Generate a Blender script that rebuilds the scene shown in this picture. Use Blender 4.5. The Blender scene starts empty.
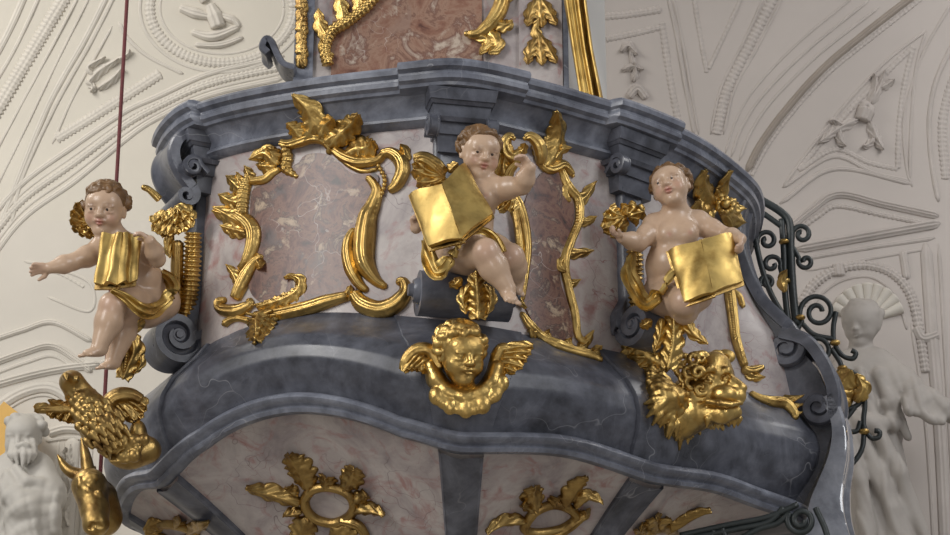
import bpy, bmesh, math, random
import numpy as np
from mathutils import Vector, Matrix
from mathutils.bvhtree import BVHTree
random.seed(7); rng = np.random.default_rng(7)
SC = bpy.context.scene; COL = SC.collection
EYE = 1.6                                   # height of the eye above the floor
# ---------------------------------------------------------------- viewing geometry used to survey positions
FPX = 2000.0; PIT = math.radians(20); CP, SP = math.cos(PIT), math.sin(PIT)
def ray(px, py):
    a = (px-475)/FPX; b = -(py-267.5)/FPX
    return Vector((a, CP-b*SP, SP+b*CP))
CAMP = Vector((0, 0, EYE))
def aty(px, py, y):
    d = ray(px, py); return CAMP + d*(y/d.y)
def Zm(x0, y0, s):
    return lambda *pts: [(x0+x/s, y0+y/s) for x, y in pts]
# ---------------------------------------------------------------- objects
def tag(o, label=None, cat=None, group=None, kind=None):
    if label: o['label'] = label
    if cat: o['category'] = cat
    if group: o['group'] = group
    if kind: o['kind'] = kind
    return o
def empty(name, loc, label, cat, group=None):
    o = bpy.data.objects.new(name, None); COL.objects.link(o); o.location = loc; o.empty_display_size = .05
    return tag(o, label, cat, group)
def link(name, me, mat, parent=None):
    o = bpy.data.objects.new(name, me); COL.objects.link(o)
    if mat is not None and not me.materials: me.materials.append(mat)
    if parent is not None:
        o.parent = parent; o.matrix_parent_inverse = Matrix.Translation(-parent.location)
    return o
def mesh(name, verts, faces, mat, parent=None, smooth=True, auto=None, flip=True):
    me = bpy.data.meshes.new(name)
    me.from_pydata([tuple(v) for v in verts], [], [tuple(int(i) for i in f) for f in faces])
    if flip:
        bm = bmesh.new(); bm.from_mesh(me); bmesh.ops.recalc_face_normals(bm, faces=bm.faces); bm.to_mesh(me); bm.free()
    if smooth:
        me.polygons.foreach_set('use_smooth', [True]*len(me.polygons))
        if auto: me.set_sharp_from_angle(angle=math.radians(auto))
    me.update()
    return link(name, me, mat, parent)
class MB:
    """collects shells; build() links them as ONE mesh"""
    def __init__(s): s.v = []; s.f = []
    def add(s, v, f):
        n = len(s.v); s.v += [tuple(p) for p in v]; s.f += [tuple(i+n for i in q) for q in f]
    def grid(s, rows, closed_u=False, closed_v=False):
        nr, nc = len(rows), len(rows[0]); v = [p for r in rows for p in r]; f = []
        for i in range(nr if closed_u else nr-1):
            for j in range(nc if closed_v else nc-1):
                a, b = i, (i+1) % nr; c, d = j, (j+1) % nc
                f.append((a*nc+c, a*nc+d, b*nc+d, b*nc+c))
        s.add(v, f)
    def tube(s, pts, rad, n=10, cap=True):
        P = [Vector(p) for p in pts]; R = rad if hasattr(rad, '__len__') else [rad]*len(P)
        rows = []; T0 = (P[1]-P[0]).normalized(); N = T0.orthogonal().normalized()
        for i, p in enumerate(P):
            T = (P[min(i+1, len(P)-1)]-P[max(i-1, 0)]).normalized()
            N = (N - T*N.dot(T)).normalized(); B = T.cross(N)
            rows.append([p + (N*math.cos(2*math.pi*k/n)+B*math.sin(2*math.pi*k/n))*R[i] for k in range(n)])
        base = len(s.v); s.grid(rows, closed_v=True)
        if cap:
            s.f.append(tuple(base+k for k in range(n))); m = base+(len(P)-1)*n; s.f.append(tuple(m+k for k in reversed(range(n))))
    def box(s, c, sz, rz=0, M=None):
        hx, hy, hz = [q/2 for q in sz]; C, S = math.cos(rz), math.sin(rz); v = []
        for x in (-hx, hx):
            for y in (-hy, hy):
                for z in (-hz, hz):
                    p = Vector((x*C-y*S, x*S+y*C, z)) if M is None else M @ Vector((x, y, z))
                    v.append(p+Vector(c))
        s.add(v, [(0,1,3,2),(4,6,7,5),(0,4,5,1),(2,3,7,6),(0,2,6,4),(1,5,7,3)])
    def ball(s, c, r, n=10, M=None):
        r = r if hasattr(r, '__len__') else (r, r, r); rows = []
        for i in range(n//2+1):
            a = math.pi*i/(n//2); row = []
            for k in range(n):
                b = 2*math.pi*k/n
                p = Vector((r[0]*math.sin(a)*math.cos(b), r[1]*math.sin(a)*math.sin(b), r[2]*math.cos(a)))
                if M is not None: p = M @ p
                row.append(p+Vector(c))
            rows.append(row)
        s.grid(rows, closed_v=True)
    def build(s, name, mat, parent=None, smooth=True, auto=None, flip=True, weld=False):
        o = mesh(name, s.v, s.f, mat, parent, smooth, auto, flip)
        return o
def cr(pts, n):
    """Catmull-Rom resample of a polyline to n points (tuples of any length)"""
    P = np.array([tuple(p) for p in pts], float)
    if len(P) == 2:
        t = np.linspace(0, 1, n)[:, None]; return P[0]*(1-t)+P[1]*t
    Q = np.vstack([2*P[0]-P[1], P, 2*P[-1]-P[-2]])
    L = np.concatenate([[0], np.cumsum(np.maximum(1e-9, np.linalg.norm(np.diff(P, axis=0), axis=1)))])
    out = []
    for u in np.linspace(0, L[-1], n):
        i = min(max(int(np.searchsorted(L, u, 'right'))-1, 0), len(P)-2)
        t = (u-L[i])/(L[i+1]-L[i]); a, b, c, d = Q[i:i+4]
        out.append(.5*((2*b)+(-a+c)*t+(2*a-5*b+4*c-d)*t*t+(-a+3*b-3*c+d)*t**3))
    return np.array(out)
def lerp1(vals, n):
    vals = vals if hasattr(vals, '__len__') else [vals, vals]
    return np.interp(np.linspace(0, 1, n), np.linspace(0, 1, len(vals)), vals)
# ---------------------------------------------------------------- signed distance sculpting
class Sdf:
    def __init__(s, lo, hi, h):
        s.lo = np.array(lo, np.float32); s.h = h
        s.n = np.ceil((np.array(hi)-np.array(lo))/h).astype(int)+1
        s.f = np.full(tuple(s.n), .05, np.float32)
    def _blk(s, lo, hi, m):
        a = np.clip(np.floor((np.array(lo)-m-s.lo)/s.h).astype(int), 0, s.n); b = np.clip(np.ceil((np.array(hi)+m-s.lo)/s.h).astype(int)+1, 0, s.n)
        if np.any(b <= a): return None
        ax = [(s.lo[i]+s.h*np.arange(a[i], b[i])).astype(np.float32) for i in range(3)]
        sl = tuple(slice(a[i], b[i]) for i in range(3))
        return sl, ax[0][:, None, None], ax[1][None, :, None], ax[2][None, None, :]
    def _op(s, sl, d, k, op):
        f = s.f[sl]
        if op == 'add':
            h = np.maximum(k-np.abs(f-d), 0)/k if k > 0 else 0
            s.f[sl] = np.minimum(f, d)-h*h*k*.25
        else:
            d = -d; h = np.maximum(k-np.abs(f-d), 0)/k if k > 0 else 0
            s.f[sl] = np.maximum(f, d)+h*h*k*.25
    def cap(s, a, b, ra, rb=None, k=.012, op='add', flat=None):
        rb = ra if rb is None else rb
        a = np.array(tuple(a), np.float32); b = np.array(tuple(b), np.float32); R = max(ra, rb)
        B = s._blk(np.minimum(a, b)-R, np.maximum(a, b)+R, .045)
        if B is None: return s
        sl, X, Y, Z = B; d = b-a; L = max(float(d@d), 1e-12)
        t = np.clip(((X-a[0])*d[0]+(Y-a[1])*d[1]+(Z-a[2])*d[2])/L, 0, 1)
        q = np.sqrt((X-a[0]-t*d[0])**2+(Y-a[1]-t*d[1])**2+(Z-a[2]-t*d[2])**2)-(ra+(rb-ra)*t)
        s._op(sl, q, k, op); return s
    def chain(s, pts, rad, k=.012, op='add'):
        for i in range(len(pts)-1): s.cap(pts[i], pts[i+1], rad[i], rad[i+1], k, op)
        return s
    def ell(s, c, r, M=None, k=.012, op='add'):
        c = np.array(tuple(c), np.float32); r = np.array(r, np.float32) if hasattr(r, '__len__') else np.full(3, r, np.float32)
        R = float(r.max()); B = s._blk(c-R, c+R, .045)
        if B is None: return s
        sl, X, Y, Z = B; x, y, z = X-c[0], Y-c[1], Z-c[2]
        if M is not None:
            M = np.array(M, np.float32)     # columns are the local axes
            x, y, z = (M[0,0]*x+M[1,0]*y+M[2,0]*z, M[0,1]*x+M[1,1]*y+M[2,1]*z, M[0,2]*x+M[1,2]*y+M[2,2]*z)
        k0 = np.sqrt((x/r[0])**2+(y/r[1])**2+(z/r[2])**2); k1 = np.sqrt((x/r[0]**2)**2+(y/r[1]**2)**2+(z/r[2]**2)**2)
        s._op(sl, k0*(k0-1)/np.maximum(k1, 1e-6), k, op); return s
    def mesh(s, name, mat, parent=None, color=None):
        f = s.f; n = np.array(f.shape)-1; S = f < 0
        acc = np.zeros(tuple(n)+(3,), np.float32); cnt = np.zeros(tuple(n), np.float32)
        cs = [(i, j, k) for i in (0, 1) for j in (0, 1) for k in (0, 1)]
        def sub(A, c): return A[c[0]:c[0]+n[0], c[1]:c[1]+n[1], c[2]:c[2]+n[2]]
        for c in cs:
            for ax in range(3):
                if c[ax]: continue
                e = list(c); e[ax] = 1
                A, B = sub(f, c), sub(f, e); m = (A < 0) != (B < 0)
                I = np.nonzero(m)
                t = A[I]/(A[I]-B[I]); p = np.zeros((len(t), 3), np.float32)+np.array(c, np.float32); p[:, ax] += t
                acc[I] += p; cnt[I] += 1
        I = np.nonzero(cnt); idx = np.full(tuple(n), -1, np.int64); idx[I] = np.arange(len(I[0]))
        V = (acc[I]/cnt[I][:, None]+np.stack(I, 1))*s.h+s.lo
        F = []
        for ax in range(3):
            u, v = (ax+1) % 3, (ax+2) % 3
            A = np.take(f, range(0, n[ax]), ax) < 0; B = np.take(f, range(1, n[ax]+1), ax) < 0
            J = np.stack(np.nonzero(A != B), 1)
            J = J[(J[:, u] > 0) & (J[:, v] > 0) & (J[:, u] < n[u]) & (J[:, v] < n[v])]
            if not len(J): continue
            ins = A[tuple(J.T)]
            def g(du, dv):
                K = J.copy(); K[:, u] -= du; K[:, v] -= dv; return idx[tuple(K.T)]
            q = np.stack([g(1, 1), g(0, 1), g(0, 0), g(1, 0)], 1); q[~ins] = q[~ins][:, ::-1]
            F.append(q)
        F = np.concatenate(F); F = F[(F >= 0).all(1)]
        me = bpy.data.meshes.new(name)
        me.vertices.add(len(V)); me.vertices.foreach_set('co', V.astype(np.float32).ravel())
        me.loops.add(len(F)*4); me.loops.foreach_set('vertex_index', F.astype(np.int32).ravel())
        me.polygons.add(len(F)); me.polygons.foreach_set('loop_start', np.arange(0, len(F)*4, 4, dtype=np.int32))
        me.polygons.foreach_set('use_smooth', np.ones(len(F), bool)); me.update(calc_edges=True); me.validate()
        if color is not None:
            c = color(V).astype(np.float32); a = me.color_attributes.new('paint', 'FLOAT_COLOR', 'POINT')
            if len(me.vertices) == len(c): a.data.foreach_set('color', np.concatenate([c, np.ones((len(c), 1), np.float32)], 1).ravel())
        return link(name, me, mat, parent)
# ---------------------------------------------------------------- materials
def lin(r, g, b):
    return tuple(((c/255)/12.92 if c/255 <= .04045 else ((c/255+.055)/1.055)**2.4) for c in (r, g, b))+(1,)
class NT:
    def __init__(s, name):
        s.m = bpy.data.materials.new(name); s.m.use_nodes = True; s.t = s.m.node_tree; s.t.nodes.clear()
        s.out = s.n('ShaderNodeOutputMaterial'); s.b = s.n('ShaderNodeBsdfPrincipled'); s.l(s.b.outputs[0], s.out.inputs[0])
        s.co = s.n('ShaderNodeNewGeometry').outputs['Position']
    def n(s, t, **k):
        o = s.t.nodes.new(t)
        for a, v in k.items(): setattr(o, a, v)
        return o
    def l(s, a, b): s.t.links.new(a, b)
    def noise(s, scale, detail=4, rough=.55, dist=0, vec=None, out=0):
        o = s.n('ShaderNodeTexNoise'); o.inputs['Scale'].default_value = scale; o.inputs['Detail'].default_value = detail
        o.inputs['Roughness'].default_value = rough; o.inputs['Distortion'].default_value = dist; s.l(vec or s.co, o.inputs['Vector']); return o.outputs[out]
    def ramp(s, fac, stops):
        o = s.n('ShaderNodeValToRGB'); e = o.color_ramp.elements
        while len(e) < len(stops): e.new(.5)
        for q, (p, c) in zip(e, stops): q.position = p; q.color = c if len(c) == 4 else tuple(c)+(1,)
        s.l(fac, o.inputs[0]); return o.outputs[0]
    def mix(s, f, a, b, mode='MIX'):
        o = s.n('ShaderNodeMix', data_type='RGBA', blend_type=mode)
        for i, v in ((0, f), (6, a), (7, b)):
            if hasattr(v, 'is_linked'): s.l(v, o.inputs[i])
            else: o.inputs[i].default_value = v
        return o.outputs[2]
    def warp(s, scale, amt):
        c = s.n('ShaderNodeTexNoise'); c.inputs['Scale'].default_value = scale; c.inputs['Detail'].default_value = 3; s.l(s.co, c.inputs['Vector'])
        a = s.n('ShaderNodeVectorMath', operation='MULTIPLY_ADD'); s.l(c.outputs['Color'], a.inputs[0]); a.inputs[1].default_value = (amt,)*3; s.l(s.co, a.inputs[2])
        return a.outputs[0]
    def veins(s, scale, width, wscale=2, amt=.5):
        """thin crack lines, 1 on the vein"""
        o = s.n('ShaderNodeTexVoronoi', feature='DISTANCE_TO_EDGE'); o.inputs['Scale'].default_value = scale
        s.l(s.warp(wscale, amt), o.inputs['Vector'])
        return s.ramp(o.outputs[0], [(0, (1, 1, 1)), (width, (0, 0, 0))])
    def bump(s, h, strength, dist=.01):
        o = s.n('ShaderNodeBump'); o.inputs['Strength'].default_value = strength; o.inputs['Distance'].default_value = dist
        s.l(h, o.inputs['Height']); s.l(o.outputs[0], s.b.inputs['Normal'])
    def set(s, **k):
        for a, v in k.items():
            i = s.b.inputs[a.replace('_', ' ')]
            if hasattr(v, 'is_linked'): s.l(v, i)
            else: i.default_value = v
        return s
M = {}
def m_grey(name, lo, mid, hi, vein=.3):
    t = NT(name)
    base = t.ramp(t.noise(3.6, 7, .68, .9), [(.32, lo), (.5, mid), (.68, hi)])
    f = t.ramp(t.noise(14, 4, .6), [(.35, (0, 0, 0)), (.75, (1, 1, 1))])
    base = t.mix(.38, base, t.mix(f, lo, hi))
    gate = t.ramp(t.noise(2.3, 2), [(.5, (0, 0, 0)), (.64, (1, 1, 1))])
    v = t.veins(3.6, .007, 3, .6); vg = t.mix(1., v, gate, 'MULTIPLY')
    o = t.n('ShaderNodeMath', operation='MULTIPLY'); t.l(vg, o.inputs[0]); o.inputs[1].default_value = vein
    c = t.mix(o.outputs[0], base, lin(196, 196, 200))
    t.set(Base_Color=c, Roughness=t.ramp(t.noise(6, 3), [(.3, (.26,)*3), (.7, (.42,)*3)])); t.bump(t.noise(9, 3), .08, .01)
    return t.m
M['grey'] = m_grey('grey blue scagliola', lin(68, 70, 80), lin(108, 112, 124), lin(156, 160, 172), .5)
M['polish'] = m_grey('polished grey scagliola', lin(90, 92, 100), lin(130, 133, 142), lin(170, 172, 180), .2)
M['grey_dark'] = m_grey('dark grey scagliola', lin(46, 47, 53), lin(80, 82, 92), lin(124, 127, 138), .35)
def m_pink():
    t = NT('pale rose scagliola')
    base = t.ramp(t.noise(4.5, 7, .65, .6), [(.30, lin(132, 122, 124)), (.45, lin(168, 158, 156)), (.58, lin(186, 178, 174)), (.72, lin(160, 136, 134))])
    blot = t.ramp(t.noise(9, 5, .6, 1.2), [(.53, (0, 0, 0)), (.68, (.75,)*3)])
    base = t.mix(blot, base, lin(156, 110, 106))
    gate = t.ramp(t.noise(3.6, 2), [(.46, (0, 0, 0)), (.6, (1, 1, 1))])
    v = t.mix(1., t.veins(6.5, .009, 5, .6), gate, 'MULTIPLY')
    c = t.mix(v, base, lin(132, 70, 70))
    w = t.mix(1., t.veins(2.6, .005, 4, .7), t.ramp(t.noise(2.2, 2), [(.45, (0, 0, 0)), (.6, (1, 1, 1))]), 'MULTIPLY')
    c = t.mix(w, c, lin(110, 92, 96))
    t.set(Base_Color=c, Roughness=.36); t.bump(t.noise(10, 2), .05, .01); return t.m
M['pink'] = m_pink()
pb_ = M['polish'].node_tree.nodes['Principled BSDF']; [M['polish'].node_tree.links.remove(l_) for l_ in pb_.inputs['Roughness'].links]; pb_.inputs['Roughness'].default_value = .1; pb_.inputs['Coat Weight'].default_value = 1
def m_red(name, scale, cs, dist=.5):
    t = NT(name)
    base = t.ramp(t.noise(scale, 7, .68, dist), [(.34, cs[0]), (.43, cs[1]), (.51, cs[2]), (.56, cs[3]), (.65, cs[4])])
    g = t.ramp(t.noise(scale*.8, 5, .65, .5), [(.58, (0, 0, 0)), (.66, (.8,)*3)])
    base = t.mix(g, base, cs[5])
    g = t.ramp(t.noise(scale*1.3, 5, .65, .3), [(.60, (0, 0, 0)), (.66, (.8,)*3)])
    base = t.mix(g, base, cs[4])
    v = t.mix(1., t.veins(4.5, .007, 4, .6), t.ramp(t.noise(3, 2), [(.5, (0, 0, 0)), (.62, (.7,)*3)]), 'MULTIPLY')
    c = t.mix(v, base, lin(205, 195, 188))
    t.set(Base_Color=c, Roughness=.33); return t.m
M['red'] = m_red('red brown brecciated scagliola', 12, [lin(44, 27, 24), lin(92, 57, 48), lin(120, 86, 70), lin(72, 46, 41), lin(172, 150, 126), lin(90, 79, 77)])
M['rust'] = m_red('russet streaked scagliola', 6, [lin(88, 58, 50), lin(132, 94, 78), lin(152, 122, 104), lin(116, 82, 70), lin(188, 172, 156), lin(146, 120, 106)])
def m_gold(name, a, b, r0=.24, r1=.46, bs=.25, sc=60):
    t = NT(name)
    c = t.ramp(t.noise(13, 5, .65), [(.28, b), (.52, a), (.8, tuple(min(1, x*1.12) for x in a[:3]))])
    t.set(Base_Color=c, Metallic=1., Roughness=t.ramp(t.noise(22, 4), [(.3, (r0,)*3), (.7, (r1,)*3)])); q = t.n('ShaderNodeMath', operation='MULTIPLY_ADD'); t.l(t.noise(sc*.4, 2, .5), q.inputs[0]); q.inputs[1].default_value = 2.2; t.l(t.noise(sc, 3, .6), q.inputs[2]); t.bump(q.outputs[0], bs, .005); return t.m
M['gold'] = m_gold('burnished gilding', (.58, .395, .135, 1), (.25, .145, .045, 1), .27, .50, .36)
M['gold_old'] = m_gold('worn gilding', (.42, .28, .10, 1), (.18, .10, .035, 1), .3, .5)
M['gold_smooth'] = m_gold('smooth gilding', (.58, .41, .14, 1), (.34, .21, .06, 1), .36, .54, .12, 25)
def m_skin():
    t = NT('painted flesh')
    a = t.n('ShaderNodeAttribute', attribute_name='paint')
    n = t.ramp(t.noise(26, 4, .6), [(.3, (.80, .76, .74)), (.65, (1, 1, 1))])
    t.set(Base_Color=t.mix(.55, a.outputs[0], n, 'MULTIPLY'), Roughness=.3); t.bump(t.noise(40, 3), .06, .004); return t.m
M['skin'] = m_skin()
def m_plain(name, c, rough=.6, var=.12, sc=8, bump=.05, metal=0.):
    t = NT(name); d = tuple(x*(1-var) for x in c[:3])+(1,); e = tuple(min(1, x*(1+var)) for x in c[:3])+(1,)
    t.set(Base_Color=t.ramp(t.noise(sc, 5, .6), [(.3, d), (.7, e)]), Roughness=rough, Metallic=metal); t.bump(t.noise(sc*4, 3), bump, .01); return t.m
M['hair'] = m_plain('painted brown hair', lin(112, 82, 50), .42, .35, 30, .2)
M['eye'] = m_plain('painted eye white', lin(122, 108, 98), .25, .05)
M['iris'] = m_plain('painted iris', lin(52, 40, 34), .2, .1)
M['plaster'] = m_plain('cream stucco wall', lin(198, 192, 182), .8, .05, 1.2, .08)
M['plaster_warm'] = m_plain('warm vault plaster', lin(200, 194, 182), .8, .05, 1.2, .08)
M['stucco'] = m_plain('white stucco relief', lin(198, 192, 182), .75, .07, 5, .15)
M['stucco_shadow'] = m_plain('painted shadow stucco', lin(150, 140, 130), .75, .1, 5, .15)  # darker tone paints the shadow line along the right arch edge
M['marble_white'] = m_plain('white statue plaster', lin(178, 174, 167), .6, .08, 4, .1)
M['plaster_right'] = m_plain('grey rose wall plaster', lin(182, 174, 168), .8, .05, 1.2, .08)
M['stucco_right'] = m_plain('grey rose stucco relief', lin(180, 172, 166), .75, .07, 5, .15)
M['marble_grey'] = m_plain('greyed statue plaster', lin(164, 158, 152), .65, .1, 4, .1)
M['iron'] = m_plain('black green wrought iron', lin(38, 44, 44), .42, .25, 20, .15)
M['rope'] = m_plain('dark red rope', lin(96, 44, 46), .8, .2, 60, .2)
M['yellow'] = m_plain('ochre gilded halo', lin(206, 160, 66), .5, .12, 4)
M['dark'] = m_plain('dark interior boards', lin(60, 56, 54), .8)
M['stone'] = m_plain('worn stone floor', lin(150, 144, 136), .6)
M['white_cloth'] = m_plain('white limewashed pier', lin(214, 212, 208), .7, .03, 2)
# ================================================================ the pulpit basket
RIM = [(-1.10,7.9),(-1.12,7.5),(-1.15,7.1),(-1.15,6.74),(-1.05,6.47),(-.90,6.325),(-.59,6.185),(-.24,6.09),(-.03,6.065),(.24,6.2),(.43,6.325),(.58,6.43),(.81,6.655),(.99,6.92),(1.11,7.17),(1.16,7.5),(1.16,7.9)]
NS = 420
PL = cr(RIM, NS)                           # rim line in plan, evenly spaced
TA = np.gradient(PL, axis=0); TA /= np.linalg.norm(TA, axis=1)[:, None]
NO = np.stack([TA[:, 1], -TA[:, 0]], 1)      # outward
for _ in range(6): NO[1:-1] = (NO[:-2]+NO[1:-1]+NO[2:])/3
NO /= np.linalg.norm(NO, axis=1)[:, None]
SEG = float(np.mean(np.linalg.norm(np.diff(PL, axis=0), axis=1)))
FA = PL-NO*.12                              # the face of the panels
def nearest(p): return int(np.argmin(np.linalg.norm(PL-np.array(p), axis=1)))
CI = [nearest(p) for p in [(-1.15,7.1),(-1.08,6.52),(-.03,6.06),(.61,6.46),(1.10,7.15)]]
S_AR = np.arange(NS)
def bump_at(i, half, edge=.012):
    d = np.abs(S_AR-i)*SEG; return np.clip((half+edge-d)/edge, 0, 1)
BREAK = np.max([bump_at(CI[k], h) for k, h in ((1,.19),(2,.225),(3,.16))], axis=0)
def arch(amps):
    a = np.zeros(NS)
    for k, am in enumerate(amps):
        i, j = CI[k], CI[k+1]; t = np.clip((S_AR-i)/(j-i), 0, 1); a += am*np.sin(np.pi*t)**1.6*((S_AR > i) & (S_AR < j))
    return a
AT = arch((.03, .075, .0, .0)); AB = arch((.04, .165, .035, .03))
WG = np.exp(-np.maximum(0, (CI[4]-S_AR)*SEG/.24)**2)
def wfl(z): return WG*np.interp(z, [2.0, 2.3, 2.45, 2.6, 2.76], [.22, .17, .09, .035, 0])
def ringpt(off, z):
    off = np.broadcast_to(off, NS); z = np.broadcast_to(z, NS)
    return [Vector((FA[i,0]+NO[i,0]*off[i], FA[i,1]+NO[i,1]*off[i], EYE+z[i])) for i in range(NS)]
def loft(name, rings, mat, parent, auto=35):
    mb = MB(); mb.grid([ringpt(o, z) for o, z in rings]); return mb.build(name, mat, parent, auto=auto, flip=False)
pulpit = empty('pulpit', (-.05, 7.3, EYE+1.1), 'large grey and rose marble pulpit basket with gilded carvings hanging on the pier', 'pulpit')
br = .038*BREAK
cor = [(-.16, 2.90), (-.16, 2.945), (.09+br, 2.945), (.112+br, 2.938), (.120+br, 2.925), (.116+br, 2.910), (.098+br, 2.902), (.098+br, 2.892), (.103+br, 2.888), (.100+br, 2.874), (.085+br, 2.866), (.080+br, 2.856), (.06, 2.852)]
loft('cornice', cor, M['grey'], pulpit)
fr = [(.070, 2.856), (.058, 2.845), (.042, 2.828), (.03, 2.808), (.026, 2.792), (.03, 2.789), (.036, 2.784), (.036, 2.774), (.026, 2.769), (.018, 2.762), (0, 2.758)]
loft('frieze', fr, M['grey'], pulpit)
# three marble wall panels between the corner consoles, one more on the hidden left side
def panel(i, j, mat, zt, zb):
    mb = MB(); rows = []
    for t in np.linspace(0, 1, 16):
        z = zt*(1-t)+(zb+AT)*t; rows.append(ringpt(wfl(z), z)[i:j+1])
    mb.grid(rows); return mb.build('wall_panel', mat, pulpit, flip=False)
PANELS = []
for a, b in ((0, CI[0]), (CI[0], CI[1]), (CI[1], CI[2]), (CI[2], CI[3]), (CI[3], CI[4]), (CI[4], NS-1)):
    PANELS.append(panel(a, b, M['pink'], 2.762, 2.03))
ZT = 2.055+AT; ZB = 1.665+AB
FLARE = 2.0*np.exp(-((S_AR-CI[0])*SEG/.33)**2)
LF = .075*FLARE+wfl(2.05)*.55
def bell_pt(v):
    o = np.interp(v, [0, .04, .10, .2, .35, .5, .65, .8, .92, 1], [0, .012, .028, .062, .112, .138, .138, .116, .090, .075]); return o*(1+FLARE*v)+wfl(2.05)*(1-.45*v), ZT*(1-v)+ZB*v
bell = [bell_pt(v) for v in np.linspace(0, 1, 40)]
loft('bell_moulding', bell, M['grey_dark'], pulpit, None)
lip = [(.075+LF, ZB), (.108+LF, ZB-.002), (.122+LF, ZB-.010), (.126+LF, ZB-.022), (.118+LF, ZB-.034), (.10+LF, ZB-.038), (.096+LF, ZB-.044), (.102+LF, ZB-.052), (.094+LF, ZB-.064), (.07+LF, ZB-.066), (.05+LF, ZB-.056)]
loft('lip_moulding', lip, M['grey'], pulpit, 50)
# underside: falls inward to a pendant
CEN = Vector((-.05, 7.32)); ZU = ZB-.056
q_ = np.clip((S_AR-(CI[3]+4))/(CI[4]-CI[3]-8), 0, 1); DR = 1-.75*q_*q_*(3-2*q_)
def under(s, t, off=0.):
    s = min(max(s, 0), NS-1.001); i = int(s); w = s-i
    p = (FA[i]+NO[i]*(.06+LF[i]))*(1-w)+(FA[i+1]+NO[i+1]*(.06+LF[i+1]))*w; z = ZU[i]*(1-w)+ZU[i+1]*w
    e = min(1, t/.6); b = e*e*(3-2*e)
    d = DR[i]*(1-w)+DR[i+1]*w; g = min(1, max(0, (t-.4)/.6)); g = g*g*(3-2*g)
    zz = z*(1-b)+1.609*b-(.66*t+.20*t*t)*(d+(1-d)*g)
    return Vector((p[0]+(CEN.x-p[0])*t, p[1]+(CEN.y-p[1])*t, EYE+zz-off))
mb = MB(); mb.grid([[under(s, t) for s in range(0, NS, 3)] for t in np.linspace(0, .985, 44)]); mb.build('underside', M['pink'], pulpit, flip=False)
mb = MB(); mb.ball((CEN.x, CEN.y, EYE+.66), (.14, .14, .17), 20); mb.build('pendant', M['gold_old'], pulpit)
for k, hw in ((0, .09), (1, .10), (2, .098), (3, .085), (4, .12)):
    mb = MB(); rows = []; h = hw/SEG
    for t in np.linspace(0, .97, 40):
        rows.append([under(CI[k]+w*h, t, o) for w, o in ((-1, -.01), (-1, .016), (-.9, .022), (-.82, .018), (-.4, .02), (0, .022), (.4, .02), (.82, .018), (.9, .022), (1, .016), (1, -.01))])
    mb.grid(rows); mb.build('underside_rib', M['grey_dark'], pulpit, auto=40)
# facing wedges on the bell below each console
for k, w0, w1 in ((1, .19, .10), (2, .27, .115), (3, .19, .10)):
    mb = MB(); rows = []
    for v in np.linspace(.0, 1.0, 26):
        o, z = bell_pt(v); hw = w0+(w1-w0)*math.sin(v*math.pi/2); row = []
        for w in (-1, -1, -.97, -.9, -.6, -.3, 0, .3, .6, .9, .97, 1, 1):
            i = CI[k]+w*hw/SEG; j = int(i); u = i-j; e = -.006 if len(row) in (0, 12) else (.008 if abs(w) == 1 else .016)
            p = FA[j]*(1-u)+FA[j+1]*u+(NO[j]*(1-u)+NO[j+1]*u)*(o[j]+e)
            row.append(Vector((p[0], p[1], EYE+(z[j]*(1-u)+z[j+1]*u))))
        rows.append(row)
    mb.grid(rows); mb.build('bell_facing', M['grey_dark'], pulpit, auto=40)
# corner consoles
def frame(k):
    i = CI[k]; return Vector((FA[i,0], FA[i,1], EYE)), Vector((NO[i,0], NO[i,1], 0)), Vector((TA[i,0], TA[i,1], 0))
def ribbon(mb, org, U, T, prof, w, th, n=None):
    """band of width w swept along a profile of (outward, height)"""
    P = cr(prof, n or len(prof)*5); tg = np.gradient(P, axis=0); tg /= np.linalg.norm(tg, axis=1)[:, None]
    W = lerp1(w, len(P)); H = lerp1(th, len(P)); rows = []
    for i in range(len(P)):
        nr = np.array((-tg[i,1], tg[i,0])); row = []
        for a, b in ((-1, -1), (-1, .6), (-.9, 1), (-.72, 1), (-.62, .72), (.62, .72), (.72, 1), (.9, 1), (1, .6), (1, -1)):
            q = P[i]+nr*H[i]*b/2; row.append(org+U*q[0]+Vector((0, 0, q[1]))+T*(a*W[i]/2))
        rows.append(row)
    b0 = len(mb.v); mb.grid(rows, closed_v=True); nc = 10
    mb.f.append(tuple(b0+k for k in range(nc))); e = b0+(len(P)-1)*nc; mb.f.append(tuple(e+k for k in reversed(range(nc))))
def spiral(cx, cz, r0, r1, a0, turns, n=26):
    return [(cx+(r0+(r1-r0)*t)*math.cos(a0+turns*2*math.pi*t), cz+(r0+(r1-r0)*t)*math.sin(a0+turns*2*math.pi*t)) for t in np.linspace(0, 1, n)]
def disc(mb, org, U, T, cx, cz, r, w):
    c = org+U*cx+Vector((0, 0, cz)); n = 24
    rows = []
    for a, q in ((-1.0, 0), (-1.0, .45), (-.92, .55), (-.92, .8), (-.85, 1), (.85, 1), (.92, .8), (.92, .55), (1, .45), (1, 0)):
        rows.append([c+T*(a*w/2)+(U*math.cos(2*math.pi*k/n)+Vector((0, 0, 1))*math.sin(2*math.pi*k/n))*r*max(q, .02) for k in range(n)])
    mb.grid(rows, closed_v=True)
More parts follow.
